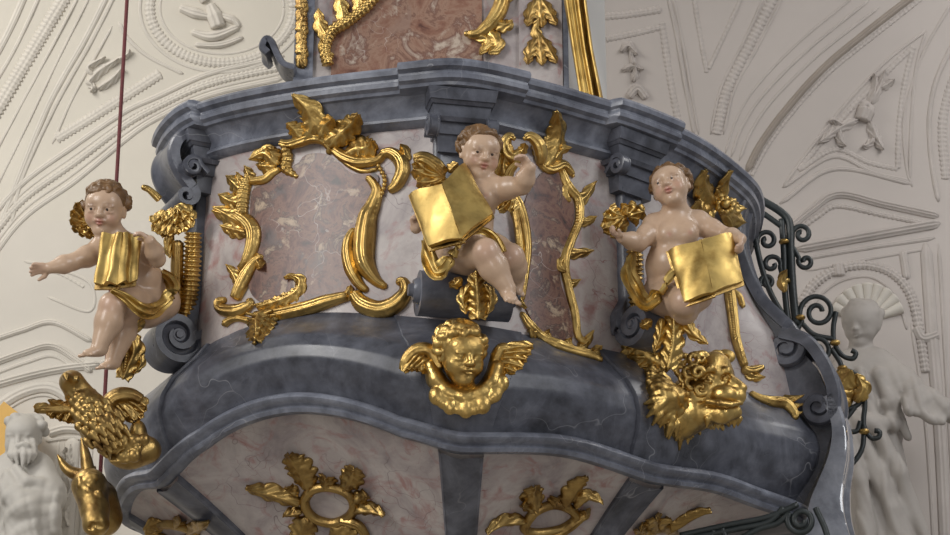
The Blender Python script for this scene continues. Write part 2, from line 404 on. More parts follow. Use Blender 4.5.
def console(k, vr=.088, vx=.125, vz=2.115, w=.15, ws=.12, cs=1.):
    org, U, T = frame(k)
    c = empty if False else None
    mb = MB()
    stem = [(.035, 2.76), (.018, 2.70), (.012, 2.6), (.012, 2.45), (.016, 2.3), (.022, 2.2), (.026, 2.12)]
    cx, cz = vx, vz
    sp = spiral(cx, cz, vr, vr*.22, math.pi, 1.6)       # from the stem side under and round
    ribbon(mb, org, U, T, stem+[(cx-vr-.002, 2.13)]+sp, [ws]*8+[w]*8, [.036]*8+[.03]*4+[.018], 130)
    st = mb.build('console', M['grey_dark'], pulpit, auto=45)
    mb = MB(); disc(mb, org, U, T, cx, cz, vr*.86, w*.86); mb.build('volute_core', M['grey_dark'], st, auto=40)
    mb = MB(); disc(mb, org, U, T, cx, cz, vr*(.55 if k == 2 else .3), w*(1.22 if k == 2 else 1.1)); mb.build('volute_eye', M['grey_dark'], st, auto=40)
    if True:
        mb = MB()                                       # capital: a scrolled block under the cornice break
        zc = 2.79
        for hw, o0, o1, z0, z1 in ((.125, -.02, .105, 2.852, 2.812), (.115, -.02, .090, 2.812, 2.800), (.105, -.02, .075, 2.800, 2.752), (.118, -.02, .088, 2.752, 2.738), (.10, -.02, .066, 2.738, 2.70), (.085, -.02, .05, 2.70, 2.64)):
            v = []
            for o, z, f in ((o0, z0, 1), (o1, z0, 1), (o1*.9, z1, .94), (o0, z1, .94)):
                for sg in (-1, 1): v.append(org+U*o+T*(sg*hw*cs*f)+Vector((0, 0, z)))
            mb.add(v, [(0,1,3,2),(2,3,5,4),(4,5,7,6),(6,7,1,0),(0,2,4,6),(1,7,5,3)])
        cp = mb.build('capital', M['grey_dark'], pulpit, smooth=False)
        for sg in (-1, 1):
            mb = MB(); ribbon(mb, org+T*(sg*.105*cs), U, T, [(.02, 2.70), (.05, 2.73)]+spiral(.075, 2.715, .036, .008, 2.2, -1.5), .04, .016, 60)
            mb.build('scroll', M['grey_dark'], cp, auto=45)
    return st
console(1, .092, .075, 2.115, .15, .11, 1.15); console(2, .075, .115, 2.12, .30, .17, .95); console(3, .07, .105, 2.13, .20, .105, 1.)
org, U, T = frame(1); mb = MB()
ribbon(mb, org, U, T, [(.06, 2.865), (.105, 2.845), (.135, 2.80), (.135, 2.745), (.105, 2.69), (.07, 2.65)]+spiral(.085, 2.615, .036, .008, 2.0, 1.4), .22, [.04]*6+[.02]*3, 90)
mb.build('capital', M['grey_dark'], pulpit, auto=45)
# right end: a broad S scroll running down to the stair
org, U, T = frame(4)
mb = MB()
ribbon(mb, org, U, T, [(.05, 2.86), (.03, 2.78), (.035, 2.68), (.065, 2.56), (.115, 2.45), (.17, 2.38), (.215, 2.33)]+spiral(.19, 2.25, .07, .014, .9, -1.5), .17, [.045]*6+[.03]*3+[.016], 120)
s4 = mb.build('console', M['grey_dark'], pulpit, auto=45)
mb = MB(); ribbon(mb, org, U, T, [(.18, 2.31), (.27, 2.27), (.33, 2.18), (.36, 2.08)]+spiral(.30, 2.01, .062, .014, .2, -1.4)[1:], .2, [.05]*5+[.03]*3+[.016], 120)
mb.build('lower_scroll', M['grey_dark'], s4, auto=45)
out = [(-.05, 2.8), (.03, 2.78), (.035, 2.68), (.065, 2.56), (.115, 2.45), (.17, 2.38), (.21, 2.32), (.24, 2.25), (.30, 2.17), (.33, 2.08), (.345, 2.0), (.34, 1.92), (.30, 1.80), (.22, 1.66), (.1, 1.62), (-.05, 1.64)]
mb = MB()
for sg in (-1, 1): mb.add([org+U*a+Vector((0, 0, b))+T*(sg*.055) for a, b in out], [tuple(range(len(out)))])
n_ = len(out); mb.f += [(k, (k+1) % n_, n_+(k+1) % n_, n_+k) for k in range(n_)]
mb.build('console_web', M['grey_dark'], s4, smooth=False)
for cx, cz, r, w in ((.19, 2.25, .05, .15), (.30, 2.01, .05, .18)):
    mb = MB(); disc(mb, org, U, T, cx, cz, r, w); mb.build('volute_eye', M['grey_dark'], s4, auto=40)
# outer string of the pulpit stair, just its foot showing beyond the last scroll
mb = MB(); ribbon(mb, org, U, T, [(.34, 2.05), (.37, 1.95), (.365, 1.84), (.33, 1.72), (.31, 1.62), (.315, 1.5), (.33, 1.36), (.35, 1.2)], [.2, .2, .22, .3, .3, .3], [.05, .05, .07, .12, .16, .17, .17], 60)
mb.build('stair_string', M['polish'], pulpit, auto=45)
# surface index of the basket, used to seat the carvings
def world_bvh(objs):
    V = []; F = []
    for o in objs:
        n = len(V); V += [v.co.copy() for v in o.data.vertices]; F += [[n+i for i in p.vertices] for p in o.data.polygons]
    return BVHTree.FromPolygons(V, F)
BODY = world_bvh([o for o in pulpit.children if o.name.split('.')[0] in ('frieze', 'wall_panel', 'bell_moulding', 'underside')])
def hit(px, py, lift=0., bvh=None):
    d = ray(px, py).normalized(); loc, n, _, _ = (bvh or BODY).ray_cast(CAMP, d)
    if loc is None: return None
    if n.dot(d) > 0: n = -n
    return loc+n*lift, n

def bvh_rings(rings):
    rows = [ringpt(o, z) for o, z in rings]; V = [p for r in rows for p in r]; F = []
    for i in range(len(rows)-1):
        for j in range(NS-1): F.append((i*NS+j, i*NS+j+1, (i+1)*NS+j+1, (i+1)*NS+j))
    return BVHTree.FromPolygons(V, F)
SKIN = bvh_rings([(wfl(1.9), 1.9)]+[(wfl(z_), z_) for z_ in np.linspace(2.0, 2.70, 12)]+[ (.035, 2.78), (.085, 2.87), (.12, 3.1)])
BELL = bvh_rings([(0, 2.9)]+[(wfl(z_), z_) for z_ in np.linspace(2.7, 2.12, 8)]+bell+lip)
# ================================================================ the church behind
def struct(o): o['kind'] = 'structure'; return o
YB = 11.0; ZV = 5.9; RV = 4.2
def bgpt(x, t):
    """t<0 wall below the springing (metres), t>0 angle up the vault"""
    if t <= 0: return Vector((x, YB, ZV+t))
    return Vector((x, YB-RV*(1-math.cos(t)), ZV+RV*math.sin(t)))
def bgsurf(name, x0, x1, ts, mat):
    mb = MB(); mb.grid([[bgpt(x, t) for x in np.linspace(x0, x1, 20)] for t in ts]); return struct(mb.build(name, mat, flip=False))
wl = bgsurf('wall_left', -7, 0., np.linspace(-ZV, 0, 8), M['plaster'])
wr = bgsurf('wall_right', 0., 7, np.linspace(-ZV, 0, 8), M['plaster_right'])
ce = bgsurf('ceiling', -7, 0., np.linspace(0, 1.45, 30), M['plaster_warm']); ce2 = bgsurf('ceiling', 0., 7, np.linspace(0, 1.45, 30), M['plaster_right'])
BG = world_bvh([wl, wr, ce, ce2])
mb = MB(); mb.grid([[Vector((x, y, 0)) for x in (-7, 7)] for y in (-3, YB)]); struct(mb.build('floor', M['stone'], flip=False))
# ================================================================ gilded carving tools
def mpp(p): return (p-CAMP).length/FPX*1.0
def seat(pts, bvh=None, lift=0., n=None):
    """positions and normals along a traced line, on the carved surface"""
    def front(x, y):
        if bvh: return hit(x, y, lift, bvh)
        q = [h_ for h_ in (hit(x, y, lift, SKIN), hit(x, y, lift, BELL)) if h_]
        return min(q, key=lambda h_: (h_[0]-CAMP).length) if q else None
    raw = [front(x, y) for x, y in pts]; good = [r for r in raw if r]
    out = []
    for (x, y), r in zip(pts, raw):
        if r is None:
            if not good: good = [hit(700, 350, 0, SKIN)]
            g = min(good, key=lambda q: abs((q[0]-CAMP).normalized().dot(ray(x, y).normalized())-1))
            dd = ray(x, y); out.append((CAMP+dd*(g[0].y/dd.y), g[1]))
        else: out.append(r)
    n = n or max(8, len(pts)*5)
    P = cr([o[0] for o in out], n); N = cr([o[1] for o in out], n)
    N /= np.linalg.norm(N, axis=1)[:, None]
    return P, N
def frames(P, N):
    T = np.gradient(P, axis=0); T /= np.maximum(1e-9, np.linalg.norm(T, axis=1))[:, None]
    S = np.cross(N, T); S /= np.maximum(1e-9, np.linalg.norm(S, axis=1))[:, None]
    return T, S
def scroll(parent, pts, w, hf=.62, groove=.25, bvh=None, lift=.004, name='scroll', mat='gold', end=0., knurl=0, raise_=None):
    """carved band: rounded section with two grooves, optional ball ends"""
    plen = sum(math.hypot(a[0]-b[0], a[1]-b[1]) for a, b in zip(pts, pts[1:]))
    P, N = seat(pts, bvh, lift, max(14, len(pts)*7, int(plen/.9) if knurl else 0)); n = len(P); T, S = frames(P, N)
    W = 1.3*lerp1(w, n)*np.array([mpp(Vector(p)) for p in P])*.5; up = lerp1(raise_ or [0, 0], n)
    us = np.linspace(-1, 1, 13); mb = MB(); rows = []
    tap = np.clip(np.minimum(np.arange(n), n-1-np.arange(n))/1.5+.35, 0, 1)
    for i in range(n):
        row = []; kn = 1+((.17 if name in ('ribbed_drop',) or name.startswith('trim') else .085)*math.sin(i*plen/n*2*math.pi/4.6) if knurl else 0)
        for u in us:
            z = math.sqrt(max(0, 1-u*u))*(1-groove*(.5+.5*math.cos(3*math.pi*u))) if abs(u) < 1 else 0
            row.append(P[i]+S[i]*u*W[i]*tap[i]*kn+N[i]*(z*W[i]*hf*2*tap[i]*kn+up[i]))
        row.append(P[i]+S[i]*.8*W[i]*tap[i]+N[i]*(-.006+up[i])); row.append(P[i]-S[i]*.8*W[i]*tap[i]+N[i]*(-.006+up[i])); rows.append(row)
    b0 = 0; mb.grid(rows, closed_v=True); nc = len(rows[0])
    mb.f.append(tuple(range(nc))); mb.f.append(tuple((n-1)*nc+k for k in range(nc)))
    if end:
        for i in ((-1,) if end > 0 else (0,)):
            r = abs(end)*mpp(Vector(P[i])); mb.ball(P[i]+N[i]*(r*.5+up[i]), r, 12)
    return mb.build(name, M[mat], parent, flip=True)
def leaf(parent, pts, w, lobes=4, h=.016, curl=.02, bvh=None, lift=.004, name='leaf', mat='gold', deep=.27, env=(.55, 1, .95, .7, .12), cup=0.):
    """acanthus leaf: raised midrib, lobed edge, tip turned outward"""
    P, N = seat(pts, bvh, lift, max(22, len(pts)*9)); n = len(P); T, S = frames(P, N)
    W = 1.4*w*mpp(Vector(P[n//2]))*.5; us = np.linspace(-1, 1, 15); rows = []; mb = MB()
    E = np.interp(np.linspace(0, 1, n), np.linspace(0, 1, len(env)), env)
    for i in range(n):
        t = i/(n-1); ph = (t*lobes) % 1.0; lob = 1-deep*(1-math.sin(math.pi*min(1, ph*1.05))**.6)*(1 if t < .97 else 0)
        row = []
        for u in us:
            a = abs(u); ww = W*E[i]*(1-(1-lob)*a**2)
            z = h*(1-a**1.6)*(.5+.5*math.sin(math.pi*min(1, t+.15)))+.35*h*math.exp(-(u*6)**2)
            z += .22*h*math.cos(a*9+ph*6.28)*(a > .15)*(1-t*.4)+cup*a*a*h
            z += curl*max(0, t-.45)**1.6*2.4
            row.append(P[i]+S[i]*u*ww+T[i]*(.35*ww*a*a)+N[i]*z)
        q = [r-N[i]*(.007 if k in (0, 14) else .011) for k, r in enumerate(row)]
        rows.append(row+q[::-1])
    mb.grid(rows, closed_v=True); nc = len(rows[0]); mb.f.append(tuple(range(nc))); mb.f.append(tuple((n-1)*nc+k for k in range(nc)))
    return mb.build(name, M[mat], parent, flip=True)
def beads(parent, pts, r, step=1.5, bvh=None, lift=.012, name='bead_string', mat='gold'):
    P, N = seat(pts, bvh, lift, 60); L = np.concatenate([[0], np.cumsum(np.linalg.norm(np.diff(P, axis=0), axis=1))]); mb = MB()
    R = r*mpp(Vector(P[0])); k = max(2, int(L[-1]/(R*step)))
    for q in np.linspace(0, L[-1], k):
        p = np.array([np.interp(q, L, P[:, a]) for a in range(3)]); mb.ball(p, R, 8)
    return mb.build(name, M[mat], parent)
def patch(name, poly, mat, parent, bvh, lift=.006, step=3.0, th=.01):
    """thin slab with a traced outline, bent to the surface"""
    A = cr(list(poly)+[poly[0]], len(poly)*8)[:-1]; c = A.mean(0); K = 14; rows = []
    for k in range(K+1):
        f = k/K; rows.append([hit(*(c+(a-c)*max(f, .002)), lift, bvh) for a in A])
    mb = MB(); top = [[r[0] for r in row] for row in rows]; last = [r[0]-r[1]*(th+lift) for r in rows[-1]]
    mb.grid(top+[last], closed_v=True); return mb.build(name, M[mat], parent, auto=40)
# ================================================================ left cartouche
A = Zm(210, 90, 4.114); B = Zm(210, 210, 3.819)
patchA = A((370,300),(400,265),(470,262),(520,290),(590,345),(690,350),(680,430),(640,535))+B((585,150),(530,110),(525,220),(560,300),(520,325),(350,370),(280,345),(190,350),(150,280),(185,160),(160,70))+A((170,470),(190,400),(290,345))
patch('marble_field', patchA, 'red', PANELS[2], SKIN, .007)
fl = empty('cartouche_frame', hit(318, 330, 0, SKIN)[0], 'wide gilded rocaille frame with tall leafy crest on the broad left panel', 'gilded frame', 'gilded rocaille frames on the basket panels')
sc = lambda *a, **k: scroll(fl, *a, **k); lf = lambda *a, **k: leaf(fl, *a, **k)
sc(A((288,215),(325,224),(370,214),(420,200),(465,208),(492,240),(484,266)), [6,8,9,9,8,6,4])
lf(A((400,210),(428,150),(415,85),(368,36)), 22, 4, .022, .05); lf(A((385,205),(362,170),(332,132)), 14, 3, .015, .03)
lf(A((455,205),(478,150),(520,112)), 17, 3, .02, .035); lf(A((500,235),(555,170),(598,135),(626,92)), 20, 4, .022, .05)
lf(A((560,275),(610,250),(655,240),(684,204)), 22, 4, .02, .04); lf(A((470,225),(510,190),(560,180)), 14, 3, .015, .02)
sc(A((530,250),(545,288),(590,322),(640,338),(692,326)), [3,4,4,4,3], groove=0)
sc(A((505,240),(560,280),(620,300),(690,292),(722,262),(762,256)), [7,10,11,9,7,5])
sc(A((700,268),(745,262),(784,292),(794,340),(768,395),(735,418)), [7,10,12,12,11,6]); lf(A((796,310),(806,262),(792,222)), 9, 2, .012, .03)
beads(fl, A((697,318),(722,370),(715,420),(690,480),(682,530)), 2.6)
sc(A((312,222),(322,275),(318,325),(358,358)), [8,9,9,4], knurl=1.6, end=2.5)
lf(A((285,318),(235,262),(182,283)), 15, 3, .018, .03); lf(A((282,305),(262,262),(252,232)), 13, 3, .015, .03); lf(A((278,322),(238,318),(205,305)), 12, 3, .015, .02)
sc(A((168,378),(228,372),(262,345),(296,328)), [6,8,8,5]); lf(A((180,380),(165,350),(158,322)), 9, 2, .012, .02)
sc(A((165,352),(150,400),(140,450),(136,535)), [7,10,11,10]+[9], knurl=.9)
lf(A((140,420),(115,395),(92,366)), 13, 3, .014, .03); lf(A((135,470),(95,462),(62,442)), 14, 3, .014, .03); lf(A((136,525),(90,520),(38,508)), 15, 3, .014, .03)
lf(A((145,400),(125,372),(128,348)), 9, 2, .012, .02)
lf(B((150,60),(105,40),(38,0)), 16, 3, .016, .03); lf(B((150,90),(100,80),(58,68)), 13, 3, .014, .02)
sc(B((105,20),(152,55),(172,95),(165,150),(142,205),(115,232)), [9,13,14,13,11,7])
sc(B((208,178),(178,198),(150,240),(120,300),(100,345)), [5,9,12,12,10]); lf(B((150,200),(182,195),(212,232)), 11, 2, .014, .03); lf(B((115,290),(98,250),(78,216)), 9, 3, .012, .02)
sc(B((66,345),(38,352),(48,380),(105,388),(155,365),(150,340)), [5,8,10,12,10,5])
sc(B((155,425),(115,415),(85,420),(58,438)), [6,5,6,7], end=2.4)
for k in range(6):
    y0 = 400+k*17; hw = 52-k*8
    sc(B((208-k*4-hw,y0+6),(208-k*4,y0+14-k),(208-k*4+hw,y0-6)), [2,4,2], groove=0, lift=.034-.003*k, name='shell_rib')
lf(B((212,392),(200,450),(184,512)), 26, 5, .032, .0, name='shell', env=(1,1,.85,.6,.2))
lf(B((185,375),(270,352),(335,318),(352,275),(318,258),(296,268)), 13, 7, .015, .02, deep=.3); beads(fl, B((170,368),(250,350),(310,320)), 1.6)
sc(B((165,412),(260,402),(370,378),(450,352),(535,328)), [9,12,12,12,8]); lf(B((500,350),(525,325),(548,296)), 9, 2, .012, .02)
sc(B((550,320),(585,362),(650,384),(712,362),(748,315),(738,275),(712,282)), [10,14,15,15,14,10,6]); 
sc(A((642,372),(662,372),(688,420),(672,480),(650,535))+B((590,150),(598,215),(635,270),(676,298)), [6,8,12,16,18,18,16,10,5])
sc(B((560,75),(540,95),(528,150),(538,220),(568,280),(603,312)), [5,9,11,11,9,5])
# ================================================================ middle cartouche
D = Zm(490, 90, 1.908)
patchB = D((95,160),(135,150),(150,190),(158,240),(142,300),(132,360),(150,420),(160,470),(120,478),(85,450),(62,400),(58,320),(56,260),(70,200))
patch('marble_field', patchB, 'red', PANELS[3], SKIN, .007)
fl = empty('cartouche_frame', hit(560, 345, 0, SKIN)[0], 'narrow gilded rocaille frame with one tall leaf right of the middle cherub', 'gilded frame', 'gilded rocaille frames on the basket panels')
lf(D((103,150),(118,115),(124,75),(112,36)), 20, 4, .022, .05); lf(D((100,150),(92,118),(72,96)), 11, 3, .014, .03); lf(D((108,148),(128,118),(144,108)), 12, 3, .016, .03)
sc(D((92,140),(110,152),(135,142),(150,155),(156,165)), [5,9,10,8,5], end=2)
sc(D((132,150),(146,185),(166,212),(168,250),(152,290),(140,330),(148,380),(160,430),(166,470),(186,492)), [6,9,8,7,8,9,7,8,8,5], groove=.35)
lf(D((160,215),(178,205),(192,180)), 10, 2, .014, .03); lf(D((166,250),(182,252),(196,245)), 8, 2, .01, .02); lf(D((142,315),(165,312),(190,310)), 9, 2, .012, .02); lf(D((150,215),(142,195),(146,180)), 8, 2, .01, .02)
beads(fl, D((164,205),(162,250),(148,292)), 2.0); lf(D((140,345),(150,370),(165,365)), 8, 2, .012, .02); lf(D((138,318),(130,335),(136,352)), 7, 2, .012, .02)
lf(D((165,470),(182,482),(190,462)), 8, 2, .01, .02)
sc(D((214,518),(188,508),(165,502),(130,490),(100,474),(75,450),(58,424)), [4,8,7,9,7,8,4], groove=.35)
for q in ((200,505,206,492),(172,495,180,480),(150,490,146,476),(112,478,104,460),(88,462,70,468)): lf(D((q[0],q[1]),((q[0]+q[2])/2,(q[1]+q[3])/2+1),(q[2],q[3])), 9, 2, .012, .02)
sc(D((28,180),(44,215),(56,250),(64,300),(62,350),(58,405)), [8,14,13,11,9,5]); sc(D((36,215),(44,250),(50,300),(52,340)), [4,6,6,3], lift=.02)
lf(D((60,370),(52,395),(62,420)), 8, 2, .012, .02)
# ================================================================ right cartouche
E7 = Zm(610, 325, 4.385); E5 = Zm(590, 155, 5.278); E6 = Zm(590, 240, 5.278)
fl = empty('cartouche_frame', hit(735, 330, 0, SKIN)[0], 'slender gilded frame with big rosette beside the cherub on the right', 'gilded frame', 'gilded rocaille frames on the basket panels')
lf(E5((640,270),(600,200),(570,130),(560,65)), 22, 3, .02, .04); lf(E5((660,265),(690,190),(690,130),(685,88)), 19, 3, .02, .04); lf(E5((620,280),(560,280),(535,230)), 19, 3, .02, .03)
lf(E5((690,270),(745,290),(772,262)), 19, 3, .02, .03); lf(E5((640,290),(600,335),(570,365)), 19, 3, .02, .03); lf(E5((700,290),(745,330),(770,350)), 19, 3, .02, .03)
P, N = seat(E5((650,262),(655,262)), SKIN, .05, 8); mb = MB()
for k in range(9):
    a = k*2*math.pi/9; mb.ball(Vector(P[0])+Vector((math.cos(a), -.5, math.sin(a)))*.026, .015, 8)
mb.ball(Vector(P[0])+Vector((0, -.03, 0)), .017, 10); mb.build('rosette', M['gold'], fl)
sc(E5((690,300),(720,350),(722,420))+E6((720,150),(725,280),(740,380),(755,480))+E7((545,60),(570,140),(590,190)), [7,8,8,7,9,10,9,8,7])
sc(E6((740,262),(780,300),(800,352)), [4,5,5], end=2.5)
beads(fl, E6((712,300),(725,400),(740,520)), 1.6, lift=.024)
sc(E7((575,190),(610,205),(660,190)), [7,9,6], end=3); lf(E7((590,195),(615,225),(665,238)), 8, 2, .012, .02)
sc(E7((610,300),(650,322),(700,340),(760,350),(800,390),(812,415)), [4,6,9,10,9,5], bvh=BELL); 
lf(E7((745,350),(780,330),(832,325)), 9, 3, .012, .02, bvh=BELL); lf(E7((770,365),(800,360),(832,362)), 8, 2, .012, .02, bvh=BELL); lf(E7((780,375),(805,390),(822,405)), 8, 2, .012, .02, bvh=BELL)
# ================================================================ rosettes under the basket
UND = world_bvh([o for o in pulpit.children if o.name.startswith('underside')])
def rosette(label, oval, leaves, extra=()):
    c = hit(*np.mean(oval, axis=0), 0, UND)[0]
    r = empty('soffit_rosette', c, label, 'gilded rosette', 'gilded leaf rosettes under the basket')
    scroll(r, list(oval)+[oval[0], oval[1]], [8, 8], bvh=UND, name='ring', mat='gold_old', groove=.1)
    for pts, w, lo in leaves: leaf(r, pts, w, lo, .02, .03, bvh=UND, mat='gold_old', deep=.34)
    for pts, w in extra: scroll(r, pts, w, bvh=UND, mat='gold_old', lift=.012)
F5 = Zm(235, 440, 5.63)
rosette('large gilded leafy rosette with oval ring under the left of the basket', F5((395,330),(430,280),(510,258),(600,275),(660,320),(672,380),(640,430),(560,462),(470,445),(410,395)),
 [(F5((420,270),(380,170),(335,100),(318,45)), 24, 5), (F5((370,350),(270,310),(150,275),(65,240)), 17, 3), (F5((510,262),(525,215),(530,182)), 16, 3), (F5((620,270),(660,210),(695,125)), 20, 4),
  (F5((670,340),(720,310),(765,285)), 12, 2), (F5((672,390),(750,380),(862,390)), 13, 3), (F5((380,390),(330,400),(280,395)), 10, 2), (F5((420,430),(385,500),(350,560)), 22, 3), (F5((360,300),(310,260),(300,240)), 9, 2), (F5((560,470),(600,520),(640,580)), 26, 3)],
 [(F5((590,440),(690,460),(735,510),(760,560)), [6, 9, 8, 5])])
G6 = Zm(470, 460, 3.8)
rosette('gilded leafy rosette with oval ring under the middle of the basket', G6((205,245),(240,195),(310,165),(375,180),(400,215),(350,255),(270,272),(220,268)),
 [(G6((250,185),(235,140),(230,78)), 20, 3), (G6((350,175),(385,115),(435,40)), 18, 4), (G6((205,225),(130,225),(48,250)), 13, 3), (G6((240,190),(210,165),(185,150)), 10, 2), (G6((395,170),(440,130),(495,135)), 12, 3), (G6((310,165),(318,140),(325,125)), 10, 2), (G6((400,220),(435,200),(430,170)), 11, 2)],
 [(G6((260,285),(330,270),(400,225),(440,195)), [5, 8, 8, 5])])
rosette('gilded leaf spray under the right of the basket partly cut off', G6((650,290),(680,262),(730,252),(770,270),(760,310),(700,325)),
 [(G6((690,265),(690,225),(685,195)), 18, 3), (G6((740,260),(810,215),(900,158)), 12, 4), (G6((660,270),(645,255),(625,240)), 12, 2), (G6((715,255),(725,225),(745,200)), 12, 2)])
rosette('dark gilded ornament under the far left corner of the basket', [(150,530),(158,524),(175,523),(190,527),(196,533),(175,540)],
 [([(165,527),(158,522),(150,520)], 12, 2), ([(190,530),(204,522),(212,515)], 12, 3), ([(178,525),(180,520),(186,516)], 10, 2), ([(160,532),(150,530),(146,524)], 8, 2)])
# ================================================================ the three painted cherubs
def J(px, py, y): return aty(px, py, y)
def basis(f, u):
    f = Vector(f).normalized(); u = Vector(u); u = (u-f*u.dot(f)).normalized(); r = u.cross(f)   # r = the figure's own left .. image right when facing us
    return r.normalized(), f, u
def head_sdf(S, c, H, f, u, k=1., ears=True, neck=None):
    r, f, u = basis(f, u); Mx = np.array([list(r), list(f), list(u)]).T
    P = lambda x, y, z: c+(r*x+f*y+u*z)*H
    E = lambda x, y, z, a, b, d, kk=.02, op='add': S.ell(P(x, y, z), (a*H, b*H, d*H), Mx, kk*k, op)
    E(0, -.08, .13, .39, .45, .37); E(0, .08, -.12, .33, .32, .36, .03)
    for q in (-1, 1): E(q*.185, .20, -.18, .145, .16, .15, .02)
    E(0, .27, -.40, .11, .10, .09, .02); E(0, .20, -.44, .16, .16, .07, .02)
    E(0, .24, .14, .27, .16, .16, .03)
    for q in (-1, 1):
        E(q*.155, .45, .0, .085, .08, .05, .018, 'sub'); E(q*.16, .345, -.005, .072, .07, .05, .004)
        E(q*.16, .375, .055, .10, .04, .018, .008); E(q*.16, .37, -.065, .08, .03, .014, .008)
    S.cap(P(0, .37, .06), P(0, .47, -.10), .035*H, .05*H, .012*k); E(0, .475, -.115, .06, .055, .05, .006)
    for q in (-1, 1): E(q*.06, .43, -.13, .038, .045, .032, .008)
    E(0, .40, -.235, .12, .06, .04, .012); E(0, .435, -.232, .085, .035, .020, .004); E(0, .42, -.292, .07, .036, .026, .004)
    S.cap(P(-.075, .44, -.262), P(.075, .44, -.262), .010*H, .010*H, .006, 'sub')
    if ears:
        for q in (-1, 1): E(q*.385, -.02, -.05, .04, .09, .13, .008); E(q*.42, .02, -.05, .03, .045, .07, .006, 'sub')
    if neck is not None: S.cap(P(0, -.08, -.30), neck, .16*H, .18*H, .025*k)
    return P, (r, f, u, Mx)
def face_paint(P, H):
    return [(P(0, .44, -.235), .055*H, (.42, .13, .11), .9), (P(-.05, .42, -.238), .04*H, (.42, .13, .11), .7), (P(.05, .42, -.238), .04*H, (.42, .13, .11), .7), (P(0, .42, -.29), .055*H, (.44, .15, .12), .9),
            (P(-.2, .33, -.17), .10*H, (.52, .25, .19), .55), (P(.2, .33, -.17), .10*H, (.52, .25, .19), .55),
            (P(-.16, .40, .085), .035*H, (.26, .15, .10), .7), (P(.16, .40, .085), .035*H, (.26, .15, .10), .7), (P(-.22, .38, .075), .035*H, (.26, .15, .10), .65), (P(.22, .38, .075), .035*H, (.26, .15, .10), .65),
            (P(-.16, .40, .045), .03*H, (.22, .13, .10), .55), (P(.16, .40, .045), .03*H, (.22, .13, .10), .55), (P(-.16, .39, -.06), .035*H, (.36, .20, .16), .5), (P(.16, .39, -.06), .035*H, (.36, .20, .16), .5),
            (P(0, .47, -.12), .05*H, (.52, .28, .22), .3)]
def eyes(parent, P, R, H):
    r, f, u, Mx = R
    for q in (-1, 1):
        mb = MB(); m3 = Matrix((r, f, u)).transposed()
        mb.ball(P(q*.158, .352, -.005), (.074*H, .060*H, .040*H), 14, m3); e = mb.build('eye', M['eye'], parent)
        mb = MB(); mb.ball(P(q*.158-.012, .396, -.005), (.040*H, .020*H, .037*H), 10, m3); mb.build('iris', M['iris'], e)
def hair(parent, c, H, f, u, seed, mat='hair', curls=85, fringe=.30, rad=.066):
    r, f, u = basis(f, u); R_ = random.Random(seed); Mx = np.array([list(r), list(f), list(u)]).T
    P = lambda x, y, z: c+(r*x+f*y+u*z)*H
    lo = np.array(tuple(c))-.72*H; hi = np.array(tuple(c))+.72*H
    S = Sdf(lo, hi, .0032)
    S.ell(P(0, -.10, .15), (.42*H, .47*H, .385*H), Mx, .01)
    S.ell(P(0, .34, -.16), (.40*H, .42*H, .50*H), Mx, .02, 'sub'); S.ell(P(0, -.05, -.62), (.6*H, .6*H, .40*H), Mx, .03, 'sub')
    for _ in range(curls):
        a = R_.uniform(-math.pi, math.pi); e = R_.uniform(-.35, 1.45)
        d = Vector((math.cos(e)*math.sin(a), math.cos(e)*math.cos(a), math.sin(e)))
        p = Vector((d.x*.42, -.10+d.y*.45, .13+d.z*.38))
        if p.y > .02 and p.z < fringe+.05*math.cos(a*3): continue
        if p.y > -.1 and p.z < -.12: continue
        t = Vector((R_.uniform(-1, 1), R_.uniform(-1, 1), R_.uniform(-.8, .2))); t = (t-d*t.dot(d)).normalized()*.11
        b = d.cross(t)*R_.choice((-.6, .6))
        pts = [p-t, p-t*.3+b*.5+d*.03, p+t*.4+b*.5+d*.02, p+t]
        S.chain([P(*q) for q in pts], [rad*.55*H, rad*.8*H, rad*.7*H, rad*.35*H], .004)
    return S.mesh('hair', M[mat], parent)
def hand(S, w, d, n, L=.058, curl=.5, spread=.18, thumb=1, fr=.0066):
    """palm and five fingers; d = direction, n = palm normal (fingers curl towards n)"""
    d = Vector(d).normalized(); n = Vector(n); n = (n-d*n.dot(d)).normalized(); s = d.cross(n)*thumb
    Mx = np.array([list(s), list(n), list(d)]).T; w = Vector(w)
    S.ell(w+d*L*.28, (L*.27, L*.15, L*.34), Mx, .008)
    for i, (o, l) in enumerate(((.20, .44), (.07, .50), (-.07, .47), (-.19, .36))):
        a = w+d*L*.52+s*L*o; dr = (d+s*o*spread*4).normalized(); q = a; cu = curl
        pts = [a-d*L*.18]
        for seg in range(3):
            ang = cu*(seg+.6); v = (dr*math.cos(ang)+n*math.sin(ang)); pts.append(q); q = q+v*L*l*(.42, .34, .26)[seg]
        pts.append(q); S.chain(pts, [fr*1.15, fr*1.1, fr, fr*.95, fr*.8], .0025)
    a = w+d*L*.12+s*L*.20; S.chain([a, a+(d*.6+s*.8+n*.3)*L*.26, a+(d*.95+s*.7+n*.55)*L*.46], [fr*1.25, fr*1.15, fr*.85], .004)
